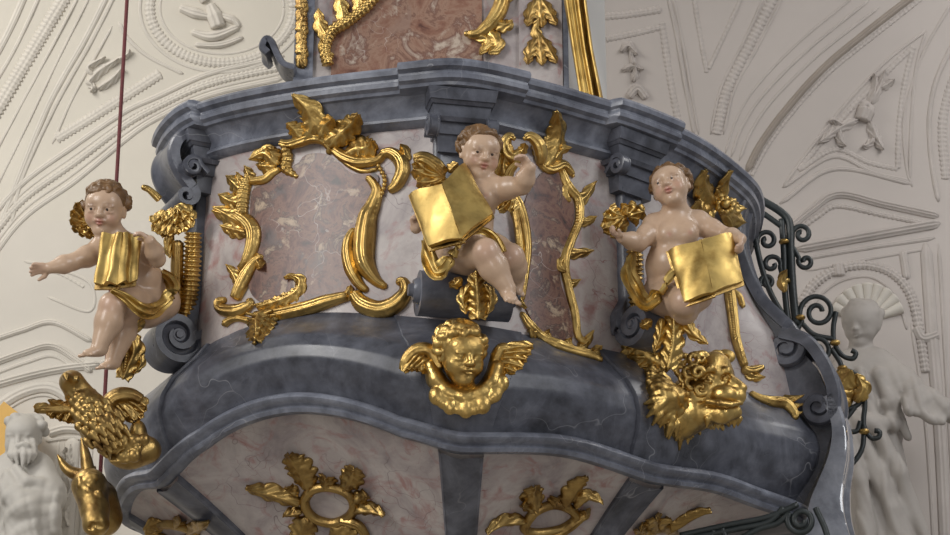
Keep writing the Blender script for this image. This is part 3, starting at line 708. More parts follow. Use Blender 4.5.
def foot(S, ank, d, upv, L=.078, side=1):
    d = Vector(d).normalized(); upv = Vector(upv); upv = (upv-d*upv.dot(d)).normalized(); s = d.cross(upv)*side
    Mx = np.array([list(s), list(d), list(upv)]).T; ank = Vector(ank)
    S.ell(ank-upv*L*.12-d*L*.12, (L*.24, L*.28, L*.25), Mx, .01); S.ell(ank-upv*L*.22+d*L*.32, (L*.29, L*.48, L*.19), Mx, .015)
    for i in range(5):
        o = .26-i*.125; l = (.80, .82, .76, .69, .60)[i]
        S.cap(ank-upv*L*.30+d*L*(l-.22)+s*L*o*.95, ank-upv*L*.32+d*L*l+s*L*o*1.05, L*(.095 if i == 0 else .07), L*(.085 if i == 0 else .058), .004)
def putto(label, J_, hd, seed, col=(.56, .395, .275)):
    """J_: world joints; hd: head centre, H, forward, up"""
    c, H, f, u = hd
    root = empty('cherub', J_['hip'], label, 'cherub', 'painted cherubs seated on the pulpit consoles')
    allp = [v for q_, v in J_.items() if isinstance(v, Vector) and q_ != 'front']+[c]
    lo = np.min([tuple(p) for p in allp], axis=0)-.13; hi = np.max([tuple(p) for p in allp], axis=0)+.13
    S = Sdf(lo, hi, .0034)
    P, R = head_sdf(S, c, H, f, u, neck=J_['neck'])
    nk, ch, be, hp = J_['neck'], J_['chest'], J_['belly'], J_['hip']
    sl, sr = J_['sh_a'], J_['sh_b']; fw = J_['front']
    S.cap(sl, sr, .042, .042, .03); S.cap(nk, ch, .045, .06, .03); S.cap(ch, be, .068, .072, .03); S.cap(be, hp, .074, .076, .03)
    ax = (sr-sl).normalized()
    for q, s_ in ((-1, sl), (1, sr)):
        pc = ch+ax*q*.036+fw*.045; S.ell(pc, .036, None, .025)
        S.cap(s_+ax*q*.004, s_+ax*q*.006, .037, .037, .025)
    S.ell(be+fw*.03, (.062, .062, .06), None, .03); S.ell(be+fw*.094-Vector((0, 0, .006)), .007, None, .006, 'sub')
    for a in ('a', 'b'):
        s_, e, w = J_['sh_'+a], J_['el_'+a], J_['wr_'+a]
        m = s_.lerp(e, .5); S.chain([s_, m, e], [.036, .036, .028], .012)
        m = e.lerp(w, .4); S.chain([e, m, w], [.028, .031, .019], .010)
        d, n, kw = J_['hand_'+a]; hand(S, w, d, n, **kw)
        if 'kn_'+a in J_:
            k_, an = J_['kn_'+a], J_['an_'+a]; h = hp+ax*(-.042 if a == 'a' else .042)-Vector((0, 0, .01))
            S.chain([h, h.lerp(k_, .45), k_], [.066, .064, .046], .02)
            if an is not None:
                b_ = k_.lerp(an, .38)-fw*.008; S.chain([k_, b_, an], [.044, .046, .026], .014)
                d, uv, kw = J_['foot_'+a]; foot(S, an, d, uv, **kw)
            else: S.ell(k_, .05, None, .02)
    dots = face_paint(P, H)+[(ch+ax*q*.036+fw*.085-Vector((0, 0, .005)), .009, (.5, .24, .19), .7) for q in (-1, 1)]
    for a in ('a', 'b'):
        if 'kn_'+a in J_: dots.append((J_['kn_'+a]+fw*.035, .035, (.56, .33, .25), .45))
        dots.append((J_['wr_'+a]+Vector(J_['hand_'+a][0])*.05, .03, (.55, .34, .27), .4))
    def colf(V):
        C = np.tile(np.array(col, np.float32), (len(V), 1))
        for p, r_, cc, st in dots:
            w = st*np.exp(-(np.linalg.norm(V-np.array(tuple(p), np.float32), axis=1)/r_)**2)[:, None]; C = C*(1-w)+np.array(cc, np.float32)*w
        return C
    S.mesh('body', M['skin'], root, colf)
    eyes(root, P, R, H); hair(root, c, H, f, u, seed)
    return root
def sash(parent, pts, w, up=(0, 0, 1), th=.008, name='drapery', mat='gold_smooth', folds=2.5, n=44, pull=.05):
    pts = [Vector(p)+(CAMP-Vector(p)).normalized()*pull for p in pts]
    P = cr(pts, n); T = np.gradient(P, axis=0); T /= np.linalg.norm(T, axis=1)[:, None]; W = lerp1(w, n)*.5; mb = MB(); rows = []
    ups = cr(up, n) if hasattr(up[0], '__len__') else np.tile(np.array(up, float), (n, 1))
    for i in range(n):
        a = ups[i]-T[i]*np.dot(ups[i], T[i]); a /= max(1e-6, np.linalg.norm(a)); N = np.cross(T[i], a)
        if N[1] > 0: N = -N
        top = [P[i]+a*W[i]*q+N*(.22*W[i]*math.cos(q*folds*math.pi+i*.08)+.004*math.sin(i*.5+q*3)) for q in np.linspace(-1, 1, 13)]
        rows.append(top+[p-N*th for p in top[::-1]])
    mb.grid(rows, closed_v=True); nc = 26; mb.f.append(tuple(range(nc))); mb.f.append(tuple((n-1)*nc+k for k in range(nc)))
    return mb.build(name, M[mat], parent, auto=50)
def book(label, TL, TM, TR, BL, BM, BR, bulge=.018, th=.022, waves=0, mat='gold_smooth'):
    root = empty('open_book', (TM+BM)/2, label, 'book', 'gilded open books held by the cherubs')
    nl = (TL-BL).cross(TM-TL).normalized()
    n0 = (TR-TL).cross(BM-TM).normalized()
    if n0.y > 0: n0 = -n0
    def half(A, B, C, D, name, sgn):
        # A outer top, B spine top, C outer bottom, D spine bottom
        nrm = (B-A).cross(C-A).normalized(); nrm = nrm if nrm.dot(n0) > 0 else -nrm
        mb = MB(); rows = []
        for v in np.linspace(0, 1, 14):
            a = A.lerp(C, v); b = B.lerp(D, v); row = []
            for q in np.linspace(0, 1, 18):
                z = bulge*math.sin(math.pi*q**.75)*(1+.25*math.sin(v*5+q*3))+(waves*math.sin(q*9+v*1.5) if waves else 0)+.003*math.sin(v*9+q*7)
                row.append(a.lerp(b, q)+nrm*z)
            rows.append(row+[p-nrm*(th+(bulge*math.sin(math.pi*(1-k/17)**.75) if 0 else 0)) for k, p in list(enumerate(row))[::-1]])
        mb.grid(rows, closed_v=True); nc = 36; mb.f.append(tuple(range(nc))); mb.f.append(tuple(13*nc+k for k in range(nc)))
        pg = mb.build(name, M[mat], root, auto=50)
        # board behind, a little larger
        mb = MB(); e = .010; o_ = (A-B).normalized()*e; w_ = (A-C).normalized()*e; bt = -nrm*(th*.8)
        q = [A+o_+w_+bt, B+w_+bt, D-w_+bt, C+o_-w_+bt]; q += [p-nrm*.007 for p in q]
        mb.add(q, [(0,1,2,3),(7,6,5,4),(0,4,5,1),(1,5,6,2),(2,6,7,3),(3,7,4,0)]); mb.build('cover_board', M['gold_old'], root, smooth=False)
    half(TL, TM, BL, BM, 'page_block', -1); half(TR, TM, BR, BM, 'page_block', 1)
    return root
V3 = Vector
# ---- left cherub
fwL = V3((-.25, -.95, -.1)).normalized()
JL = dict(neck=J(114, 238, 6.33), chest=J(126, 257, 6.36), belly=J(140, 281, 6.40), hip=J(150, 301, 6.44), front=fwL,
    sh_a=J(101, 251, 6.31), el_a=J(73, 262, 6.25), wr_a=J(50, 268, 6.22), hand_a=(V3((-.95, -.2, -.10)), V3((.1, -.75, -.65)), dict(L=.066, curl=.28, spread=.3, thumb=-1)),
    sh_b=J(142, 247, 6.38), el_b=J(157, 259, 6.26), wr_b=J(150, 241, 6.19), hand_b=(V3((-.6, -.25, .45)), V3((-.4, .1, -.8)), dict(L=.060, curl=.5, spread=.25, thumb=-1)),
    kn_a=J(113, 306, 6.20), an_a=J(99, 347, 6.20), foot_a=(V3((-.62, -.60, -.22)), V3((-.1, -.3, 1)), dict(side=1)),
    kn_b=J(126, 316, 6.30), an_b=J(113, 361, 6.31), foot_b=(V3((-.62, -.55, -.2)), V3((-.1, -.3, 1)), dict(side=1, L=.066)))
pu1 = putto('painted cherub with brown curls reaching out his open hand, left end of the pulpit', JL, (J(105, 209, 6.29), .172, V3((-.05, -.93, -.36)), V3((.06, -.2, 1))), 3)
sash(pu1, [J(112, 290, 6.24), J(126, 298, 6.27), J(140, 309, 6.30), J(152, 312, 6.36), J(164, 304, 6.42), J(173, 292, 6.44), J(170, 281, 6.47), J(160, 272, 6.50)], [.02, .035, .05, .05, .05, .06, .05, .03], up=(.35, -.3, 1), pull=.12)
book('gilded open book propped on the knee of the cherub reaching out at left', J(101, 236, 6.23), J(123, 233, 6.20), J(142, 236, 6.25), J(95, 284, 6.17), J(117, 284, 6.13), J(136, 281, 6.18), .010, .018, .008, 'gold_smooth')
# ---- middle cherub
fwM = V3((.05, -1, -.1)).normalized()
JM = dict(neck=J(477, 182, 5.97), chest=J(474, 203, 5.99), belly=J(468, 228, 6.01), hip=J(466, 250, 6.05), front=fwM,
    sh_a=J(455, 196, 6.00), el_a=J(428, 212, 5.99), wr_a=J(416, 228, 5.96), hand_a=(V3((-.2, -.3, .6)), V3((.7, -.5, 0)), dict(L=.052, curl=.9, thumb=1)),
    sh_b=J(494, 190, 5.96), el_b=J(522, 186, 5.90), wr_b=J(530, 168, 5.84), hand_b=(V3((-.50, -.30, .70)), V3((-.5, -.2, -.6)), dict(L=.062, curl=.55, spread=.28, thumb=-1)),
    kn_a=J(485, 253, 5.84), an_a=J(508, 289, 5.87), foot_a=(V3((.30, -.62, -.52)), V3((.2, -.5, .8)), dict(side=-1)),
    kn_b=J(510, 258, 5.97), an_b=J(517, 280, 6.06), foot_b=(V3((.2, -.3, -.8)), V3((.2, -.6, .4)), dict(side=-1, L=.06)))
pu2 = putto('painted cherub seated at the centre above the winged golden head, one arm raised', JM, (J(480, 153, 5.94), .158, V3((.30, -.88, -.38)), V3((.12, -.2, 1))), 11)
sash(pu2, [J(424, 238, 5.98), J(428, 256, 5.95), J(437, 272, 5.93), J(448, 262, 5.92), J(458, 245, 5.90), J(470, 233, 5.90), J(484, 231, 5.91), J(496, 240, 5.93), J(503, 252, 5.93)], [.03, .05, .055, .055, .04, .025, .022, .03, .02], up=(.5, -.4, .8))
book('gilded open book spread across the chest of the middle cherub', J(409, 195, 5.90), J(442, 184, 5.83), J(465, 163, 5.90), J(428, 246, 5.83), J(461, 238, 5.77), J(493, 213, 5.83), .012, .018)
# ---- right cherub
fwR = V3((.1, -.97, -.15)).normalized()
JR = dict(neck=J(676, 214, 6.32), chest=J(675, 237, 6.33), belly=J(669, 266, 6.35), hip=J(673, 292, 6.39), front=fwR,
    sh_a=J(656, 226, 6.33), el_a=J(639, 243, 6.27), wr_a=J(622, 238, 6.21), hand_a=(V3((-.7, -.3, .3)), V3((.1, -.3, .8)), dict(L=.056, curl=.5, thumb=-1)),
    sh_b=J(697, 223, 6.34), el_b=J(726, 236, 6.32), wr_b=J(741, 239, 6.18), hand_b=(V3((-.05, -.35, -.85)), V3((-.8, .2, 0)), dict(L=.056, curl=.6, thumb=1)),
    kn_a=J(684, 302, 6.20), an_a=J(686, 322, 6.34), foot_a=(V3((.1, .4, -.9)), V3((0, -1, -.2)), dict(side=1, L=.05)),
    kn_b=J(697, 295, 6.24), an_b=None)
pu3 = putto('painted cherub with bare chest looking up, seated above the golden lion', JR, (J(671, 187, 6.29), .158, V3((-.36, -.90, .02)), V3((-.30, -.1, 1))), 23)
sash(pu3, [J(630, 255, 6.40), J(628, 272, 6.36), J(636, 290, 6.32), J(646, 303, 6.28), J(656, 296, 6.26), J(666, 284, 6.25), J(676, 273, 6.24)], [.04, .055, .055, .05, .055, .05, .04], up=(.6, -.3, .7))
book('gilded open book lying bright on the lap of the cherub who looks up', J(668, 251, 6.20), J(701, 240, 6.16), J(732, 233, 6.20), J(684, 302, 6.15), J(713, 292, 6.11), J(743, 281, 6.17), .010, .018)
# ================================================================ gilt capitals, volute leaves, wings
def plane_bvh(p, n=None):
    n = Vector(n) if n else (CAMP-p); n = n.normalized(); a = n.orthogonal().normalized()*3; b = n.cross(a)
    return BVHTree.FromPolygons([p+a+b, p-a+b, p-a-b, p+a-b], [[0, 1, 2, 3]])
def feathers(parent, base, tips, w, bv, mat='gold', lobes=2, h=.016, curl=.02):
    for k, t in enumerate(tips):
        mid = ((base[0]+t[0])/2+(t[1]-base[1])*.08, (base[1]+t[1])/2-(t[0]-base[0])*.08)
        leaf(parent, [base, mid, t], w, lobes, h, curl, bvh=bv, lift=.004+.004*(k % 3), mat=mat, env=(.45, .8, 1, 1, .55), deep=.2)
K1 = Zm(20, 170, 5.0); K2 = Zm(60, 270, 5.94)
bv = plane_bvh(J(180, 225, 6.43))
cp = empty('gilded_capital', J(180, 225, 6.43), 'gilded leafy capital and ribbed drop behind the cherub reaching out at left', 'gilded capital', 'gilded capitals above the console drops')
feathers(cp, K1((770,190))[0], K1((680,285),(700,325),(735,325),(775,318),(815,310),(850,290),(868,250),(850,215)), 11, bv)
feathers(cp, K1((790,190))[0], K1((720,255),(770,270),(820,250)), 12, bv, h=.022); feathers(cp, K1((720,200))[0], K1((660,265),(675,310)), 10, bv)
scroll(cp, K1((700,150),(670,120),(640,95),(620,88)), [6,6,5,5], bvh=bv, end=3)
scroll(cp, [(193,232),(192,262),(189,300),(184,326)], [12,13,13,9], bvh=bv, knurl=2.6, name='ribbed_drop'); scroll(cp, [(178,240),(177,270),(178,300),(177,318)], [9,10,9,5], bvh=bv, name='band', mat='gold_old')
leaf(cp, [(172,232),(168,246),(170,258)], 8, 2, bvh=bv)
bv = plane_bvh(J(624, 225, 6.40))
cp = empty('gilded_capital', J(624, 225, 6.40), 'gilded leafy capital with ribbed drop by the arm of the upward looking cherub', 'gilded capital', 'gilded capitals above the console drops')
feathers(cp, E5((180,320))[0], E5((100,285),(72,330),(68,390),(100,418),(150,385)), 12, bv, h=.02); feathers(cp, E5((200,330))[0], E5((205,265),(250,270),(288,300),(260,340)), 12, bv, h=.02)
scroll(cp, E6((225,-20),(235,60),(238,130),(236,250),(242,395)), [12,12,12,10,8], bvh=bv, knurl=2.6, name='ribbed_drop')
C3_ = Zm(400, 110, 5.278); bv = plane_bvh(J(430, 165, 6.05))
cp = empty('gilded_capital', J(430, 165, 6.05), 'gilded leafy capital half hidden by the book of the middle cherub', 'gilded capital', 'gilded capitals above the console drops')
feathers(cp, C3_((240,350))[0], C3_((80,270),(70,310),(90,380),(120,405),(160,390)), 13, bv, h=.022); scroll(cp, C3_((70,262),(120,255),(180,290),(235,345)), [8,12,13,10], bvh=bv, end=0)
leaf(cp, C3_((255,330),(275,305),(305,280)), 9, 2, bvh=bv)
scroll(cp, [(448,180),(449,215),(449,250),(447,272)], [12,12,12,10], bvh=plane_bvh(J(449, 220, 6.10)), knurl=2.6, name='ribbed_drop')
bv = plane_bvh(J(505, 170, 6.05))
cp = empty('gilded_carving', J(510, 165, 6.05), 'gilded curling leaves behind the raised arm of the middle cherub', 'gilded carving')
scroll(cp, C3_((600,150),(575,140),(555,180),(565,225),(600,245),(640,215)), [5,8,12,13,10,6], bvh=bv, end=-2.5); leaf(cp, C3_((480,350),(520,290),(530,230)), 17, 3, bvh=bv)
leaf(cp, C3_((560,360),(545,300),(555,240)), 15, 3, bvh=bv); scroll(cp, C3_((470,350),(520,365),(560,350),(580,310),(640,250)), [7,9,10,8,5], bvh=bv)
scroll(cp, C3_((660,150),(690,140),(730,180),(745,240),(735,290)), [6,9,11,10,5], bvh=bv, end=-2.5); leaf(cp, C3_((630,235),(650,205),(660,175)), 8, 2, bvh=bv)
feathers(cp, C3_((590,460))[0], C3_((490,500),(520,530),(570,530),(600,525)), 8, bv)
# acanthus leaves on the volutes
def vleaf(label, pts, w, y, side=()):
    b_ = plane_bvh(J(*pts[1], y)); a = empty('acanthus_leaf', J(*pts[0], y), label, 'gilded leaf', 'gilded acanthus leaves on the volutes')
    leaf(a, pts, w, 5, .03, .03, bvh=b_, env=(.7, .85, 1, 1, .6)); beads(a, [pts[0], pts[1], pts[-1]], 1.7, bvh=b_, lift=.036)
    for q, wq in side: leaf(a, q, wq, 3, .018, .02, bvh=b_)
vleaf('gilded acanthus leaf curling down the volute under the leftmost cherub', [(143,318),(131,330),(134,350),(128,366),(123,378)], 16, 6.33, [([(140,326),(128,334),(124,348)], 9), ([(136,350),(141,362),(134,374)], 8)])
vleaf('gilded acanthus leaf hanging on the wide scroll under the middle cherub', [(476,272),(477,290),(478,304),(478,318)], 18, 5.93, [([(470,284),(463,298),(466,314)], 10), ([(484,284),(491,298),(488,314)], 10), ([(462,278),(455,284),(449,283)], 9)])
vleaf('gilded acanthus leaf hanging above the golden lion', [(673,308),(674,326),(673,346),(668,368)], 17, 6.30, [([(662,318),(660,335),(654,352)], 10), ([(684,318),(694,334),(708,344)], 10), ([(652,320),(646,324),(640,327)], 9)])
bv = plane_bvh(J(82, 222, 6.36))
wg = empty('cherub_wing', J(90, 220, 6.36), 'small scalloped golden wing behind the head of the leftmost cherub', 'wing')
feathers(wg, K1((360,260))[0], K1((295,160),(268,195),(258,235),(262,275),(290,305),(320,325),(350,328),(380,325)), 11, bv); feathers(wg, K1((360,260))[0], K1((300,235),(305,275),(340,300)), 10, bv, h=.022)
# ================================================================ the winged cherub head
H7 = Zm(390, 310, 4.86)
r7 = lambda x, y, yy: J(*H7((x, y))[0], yy)
ch = empty('winged_cherub', r7(370, 330, 6.0), 'golden winged child head mounted at the centre under the middle cherub', 'winged head')
c = r7(345, 215, 5.955); Hh = .178; fv, uv = V3((.42, -.85, -.38)), V3((.02, -.2, 1))
S = Sdf(np.array(tuple(c))-.19, np.array(tuple(c))+.19, .0034); P_, R_ = head_sdf(S, c, Hh, fv, uv, neck=r7(370, 385, 6.0)); S.mesh('head', M['gold'], ch)
hair(ch, c, Hh, fv, uv, 5, 'gold', 80, .26, .10)
mb = MB()
S = Sdf(np.array(tuple(r7(370, 330, 6.0)))-.30, np.array(tuple(r7(370, 330, 6.0)))+.30, .0042)
arc = [(195,270),(225,340),(280,400),(360,430),(440,410),(495,350),(520,280)]
S.chain([r7(x, y, 5.985) for x, y in arc], [.016,.022,.024,.026,.024,.022,.016], .015); S.chain([r7(x, y, 6.01) for x, y in arc], [.026]*7, .02)
for x, y, r in ((212,330,.018),(228,415,.026),(258,440,.022),(292,465,.024),(330,470,.020),(368,478,.026),(410,470,.022),(450,458,.026),(490,420,.020),(508,405,.024),(545,355,.022),(530,380,.018)): S.ell(r7(x, y, 5.98), (r, r*.8, r*1.25), None, .003)
S.mesh('feather_collar', M['gold'], ch)
bv = plane_bvh(r7(150, 250, 6.0)); wl_ = empty('x', (0,0,0), None, None); bpy.data.objects.remove(wl_)
def wing(parent, base, tips, arm, w, bv):
    a = scroll(parent, arm, [w*1.1, w*1.2, w*.8], bvh=bv, name='wing', groove=.1)
    for k, t in enumerate(tips):
        b = base(k/(len(tips)-1)); m = ((b[0]+t[0])/2, (b[1]+t[1])/2-1.5)
        q = leaf(a, [b, m, t], w, 2, .012, .02, bvh=bv, lift=.003*(k % 3)+.004, name='feather', env=(.6, .9, 1, .9, .5), deep=.15)
        q.matrix_parent_inverse = Matrix.Identity(4)
wing(ch, lambda t: H7((240-90*t, 290-90*t))[0], H7((215,330),(185,310),(150,300),(120,290),(95,290),(66,300)), H7((245,290),(195,200),(130,195),(80,240),(64,298)), 9, bv)
wing(ch, lambda t: H7((500+40*t, 290-95*t))[0], H7((560,315),(610,300),(645,275),(665,240),(685,205),(694,176)), H7((500,300),(525,215),(550,185),(585,195)), 9, plane_bvh(r7(600, 250, 6.02)))
# ================================================================ lion, eagle, bull
def beast(name, label, cat, org): return empty(name, org, label, cat, 'golden winged evangelist beasts at the corners')
def e7(x, y, yy):
    p = E7((x, y))[0]; pl = yl+(x-420)/4.385*.0021; h_ = hit(*p, 0, BELL)
    w = min(1, max(0, (360-x)/160)); yb = min(pl, h_[0].y) if h_ else pl
    return J(*p, (yb*w+pl*(1-w))+(yy-yl))
yl = hit(*E7((420, 330))[0], 0, BELL)[0].y
L0 = hit(*E7((420, 330))[0], 0, BELL)[0]; yl = L0.y
R3 = random.Random(2)
ln = beast('lion', 'golden lion with curly mane and raised wing at the right corner', 'lion', L0)
S = Sdf(np.array(tuple(e7(350, 300, yl-.12)))-np.array((.36, .40, .40)), np.array(tuple(e7(350, 300, yl-.12)))+np.array((.36, .40, .40)), .0042)
S.ell(e7(440, 228, yl-.17), (.082, .085, .076), None, .02); S.ell(e7(415, 300, yl-.19), .052, None, .02); S.ell(e7(455, 165, yl-.20), (.05, .05, .035), None, .02)
S.cap(e7(470, 265, yl-.20), e7(540, 300, yl-.25), .058, .042, .02)
S.cap(e7(478, 215, yl-.245), e7(562, 268, yl-.295), .024, .021, .012); S.ell(e7(572, 276, yl-.305), (.024, .020, .017), None, .006)
S.ell(e7(500, 308, yl-.275), (.044, .038, .034), None, .008); S.ell(e7(556, 312, yl-.285), (.032, .034, .030), None, .008)
S.chain([e7(398, 352, yl-.22), e7(428, 334, yl-.262), e7(478, 344, yl-.312), e7(530, 350, yl-.322), e7(575, 342, yl-.305)], [.007, .010, .010, .010, .008], .005)
S.chain([e7(400, 366, yl-.24), e7(440, 362, yl-.285), e7(500, 364, yl-.31), e7(570, 358, yl-.31)], [.009]*4, .004, 'sub')
S.chain([e7(425, 388, yl-.21), e7(490, 390, yl-.26), e7(548, 382, yl-.265)], [.030, .032, .024], .012)
for q in ((400,218,440,192,474,216,.250),(486,214,510,200,534,226,.268)): S.chain([e7(q[0], q[1], yl-q[6]+.02), e7(q[2], q[3], yl-q[6]-.01), e7(q[4], q[5], yl-q[6])], [.010, .015, .010], .006)
for x, y, yy in ((438,224,.250),(508,228,.268)): S.ell(e7(x, y+8, yl-yy-.005), .018, None, .006, 'sub'); S.ell(e7(x, y+8, yl-yy+.010), .016, None, .002); S.ell(e7(x+4, y+8, yl-yy-.006), .004, None, .002, 'sub'); S.chain([e7(x-22, y+20, yl-yy+.010), e7(x, y+26, yl-yy+.0), e7(x+22, y+18, yl-yy+.006)], [.005, .006, .005], .004)
for k in range(9): S.cap(e7(430+k*17, 405+R3.uniform(-6, 6), yl-.235), e7(424+k*17, 440+R3.uniform(-10, 10), yl-.215), .013, .004, .004)
S.ell(e7(505, 138, yl-.16), (.036, .018, .026), None, .008); S.ell(e7(503, 142, yl-.18), (.020, .013, .014), None, .004, 'sub')
S.cap(e7(400, 320, yl-.10), e7(290, 400, yl-.05), .10, .085, .03); S.cap(e7(290, 400, yl-.06), e7(205, 260, yl-.05), .06, .032, .03)
S.mesh('body', M['gold'], ln)
S = Sdf(np.array(tuple(e7(350, 300, yl-.12)))-np.array((.36, .40, .40)), np.array(tuple(e7(350, 300, yl-.12)))+np.array((.36, .40, .40)), .0042)
R2 = random.Random(4)
def curl(p, r, s=1, tr=.011):
    pts = [p+V3((math.cos(a)*r*(1-a/9), -.012*a/4, math.sin(a)*r*(1-a/9)*s)) for a in np.linspace(.4, 6.2, 12)]; S.chain(pts, [tr*(1-.04*i) for i in range(12)], .004)
for x, y, yy, r in ((370,160,.20,.030),(345,205,.19,.026),(400,150,.21,.024),(430,150,.20,.024),(360,250,.19,.032),(385,215,.23,.024),(330,240,.15,.026),(465,145,.17,.022),(345,285,.16,.028),(395,285,.22,.022),(310,200,.12,.024),(320,160,.12,.024),(300,300,.10,.03)): curl(e7(x, y, yl-yy), r, R2.choice((1, -1)))
for k in range(46):
    t = k/45; ed = cr([(150,200),(170,300),(200,400),(245,470),(300,515),(380,500),(450,470),(520,430),(560,400)], 46)[k]
    for q, dy in ((0, 0), (.22, .04), (.45, .07)):
        x, y = ed[0]+(330-ed[0])*q+R2.uniform(-6, 6), ed[1]+(330-ed[1])*q+R2.uniform(-6, 6)
        d = V3((ed[0]-330, 0, -(ed[1]-300))).normalized(); b = e7(x, y, yl-.02-dy)
        S.chain([b-d*.05+V3((0, -.02, 0)), b-d*.018+V3((R2.uniform(-.008, .008), -.026, .006)), b+V3((0, -.008, -.010))], [.016, .014, .005], .006)
for k in range(70):
    t = R2.random(); q = R2.uniform(.05, .85); ed = cr([(150,200),(170,300),(200,400),(245,470),(300,515),(380,490),(440,450)], 60)[int(t*59)]
    x, y = ed[0]+(320-ed[0])*q, ed[1]+(310-ed[1])*q; d = V3((ed[0]-330, 0, -(ed[1]-290))).normalized(); dep = .02+.13*q
    b = e7(x, y, yl-dep-.03); w_ = V3((-d.z, 0, d.x))*R2.uniform(-.02, .02)
    S.chain([b-d*.03+V3((0, -.005, 0)), b+w_*.5+V3((0, -.016, 0)), b+d*.035+w_+V3((0, .01, 0))], [.013, .014, .005], .003)
S.mesh('mane', M['gold'], ln)
bv = plane_bvh(e7(170, 150, yl-.03))
a = leaf(ln, E7((265,190),(190,150),(120,90),(85,58)), 34, 7, .02, .03, bvh=bv, name='wing', env=(.35, .8, 1, .9, .3), deep=.2)
for b, m, t in (((215,170),(160,180),(110,190)),((180,140),(120,140),(75,140)),((150,115),(110,100),(70,100)),((200,140),(190,110),(170,95)),((235,160),(230,130),(215,110)),((240,190),(170,225),(115,245)),((230,215),(190,260),(160,275))):
    leaf(ln, E7(b, m, t), 9, 2, .014, .02, bvh=bv, lift=.012, name='feather')
# eagle
z8 = Zm(20, 360, 3.057); e8 = lambda x, y, yy: J(*z8((x, y))[0], yy)
EY = 6.22
eg = beast('eagle', 'golden eagle with spread wings at the left corner under the outstretched hand', 'eagle', e8(260, 230, EY))
lo = np.array(tuple(e8(250, 180, EY)))-np.array((.33, .32, .34)); hi = np.array(tuple(e8(250, 180, EY)))+np.array((.33, .32, .34))
S = Sdf(lo, hi, .0042)
S.ell(e8(158, 66, EY-.06), (.036, .045, .034), None, .012); S.cap(e8(152, 58, EY-.09), e8(140, 48, EY-.135), .022, .010, .010); S.cap(e8(140, 48, EY-.135), e8(143, 62, EY-.145), .010, .004, .006)
for dx in (-10, 12): S.ell(e8(158+dx, 60, EY-.098), .008, None, .004); S.cap(e8(150+dx, 50, EY-.10), e8(166+dx, 52, EY-.095), .006, .004, .004)
S.chain([e8(160, 72, EY-.05), e8(185, 110, EY-.03), e8(215, 155, EY-.03), e8(250, 205, EY-.02), e8(285, 240, EY)], [.034, .040, .056, .066, .045], .025)
S.ell(e8(268, 202, EY-.07), .036, None, .03); S.ell(e8(235, 225, EY-.06), .03, None, .02)
S.chain([e8(270, 240, EY), e8(300, 270, EY+.02), e8(330, 290, EY+.04)], [.04, .035, .04], .02)
S.ell(e8(340, 290, EY+.03), (.06, .05, .045), None, .02); S.ell(e8(385, 275, EY+.05), (.05, .05, .045), None, .02); S.ell(e8(360, 230, EY+.05), (.03, .04, .05), None, .02); S.ell(e8(310, 295, EY+.02), (.04, .04, .03), None, .02)
for k in range(5): S.cap(e8(285+k*12, 298, EY-.02), e8(280+k*12, 310, EY-.035), .010, .006, .006)
R2 = random.Random(9)
ax_ = [e8(170, 85, EY-.06), e8(195, 120, EY-.07), e8(222, 160, EY-.085), e8(250, 205, EY-.09), e8(278, 240, EY-.05)]
for r_ in range(9):
    p = V3(cr(ax_, 9)[r_]); hw = (.028, .036, .044, .052, .058, .062, .06, .052, .04)[r_]
    for q in range(-2, 3):
        f_ = (q+(.5 if r_ % 2 else 0))/2.5; b = p+V3((f_*hw*.95, abs(f_)**2*.04-.012, f_*hw*.65-.012)); S.cap(b, b+V3((.020, -.004, -.024)), .015, .007, .0015)
for k in range(14):
    b = e8(300+R2.uniform(-10, 90), 285+R2.uniform(-45, 22), EY-.02-R2.uniform(0, .02)); S.ell(b, R2.uniform(.014, .026), None, .004)
S.mesh('body', M['gold_old'], eg)
bv = plane_bvh(e8(120, 165, EY-.02)); 
wing(eg, lambda t: z8((205-110*t, 165-15*t))[0], z8((190,200),(165,195),(140,190),(115,182),(88,172),(44,150)), z8((215,170),(170,150),(110,150),(46,150)), 8, bv)
leaf(eg, z8((190,150),(130,140),(85,122)), 9, 4, bvh=bv, mat='gold_old', name='wing')
bv = plane_bvh(e8(330, 140, EY+.04))
wing(eg, lambda t: z8((270+70*t, 135-15*t))[0], z8((300,160),(325,175),(350,185),(370,180),(380,160),(385,140)), z8((258,150),(290,115),(335,108),(375,125)), 11, bv)
for o in [eg]+list(eg.children_recursive):
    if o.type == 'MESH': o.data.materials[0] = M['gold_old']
# bull behind
BY = 6.78
bl = beast('bull', 'dark golden bull head with long horns at the bottom left edge', 'bull', e8(225, 440, BY))
lo = np.array(tuple(e8(215, 410, BY)))-np.array((.22, .25, .30)); hi = np.array(tuple(e8(215, 410, BY)))+np.array((.24, .25, .30))
S = Sdf(lo, hi, .0045)
S.cap(e8(212, 385, BY-.05), e8(228, 455, BY-.09), .062, .048, .02); S.cap(e8(228, 455, BY-.09), e8(232, 500, BY-.12), .046, .046, .02); S.cap(e8(245, 420, BY+.03), e8(252, 480, BY+.06), .06, .07, .04)
S.ell(e8(208, 412, BY-.108), .020, None, .004); S.ell(e8(240, 418, BY-.108), .020, None, .004); S.chain([e8(196,404,BY-.10), e8(210,400,BY-.12), e8(222,408,BY-.115)], [.008,.011,.008], .004); S.chain([e8(230,408,BY-.115), e8(242,406,BY-.12), e8(254,414,BY-.095)], [.008,.011,.008], .004); S.chain([e8(212,512,BY-.15), e8(232,520,BY-.165), e8(250,510,BY-.15)], [.006,.006,.006], .003, 'sub'); S.ell(e8(222, 505, BY-.16), .010, None, .006, 'sub'); S.ell(e8(240, 505, BY-.16), .010, None, .006, 'sub')
S.cap(e8(200, 372, BY-.04), e8(172, 350, BY-.06), .022, .010, .012)
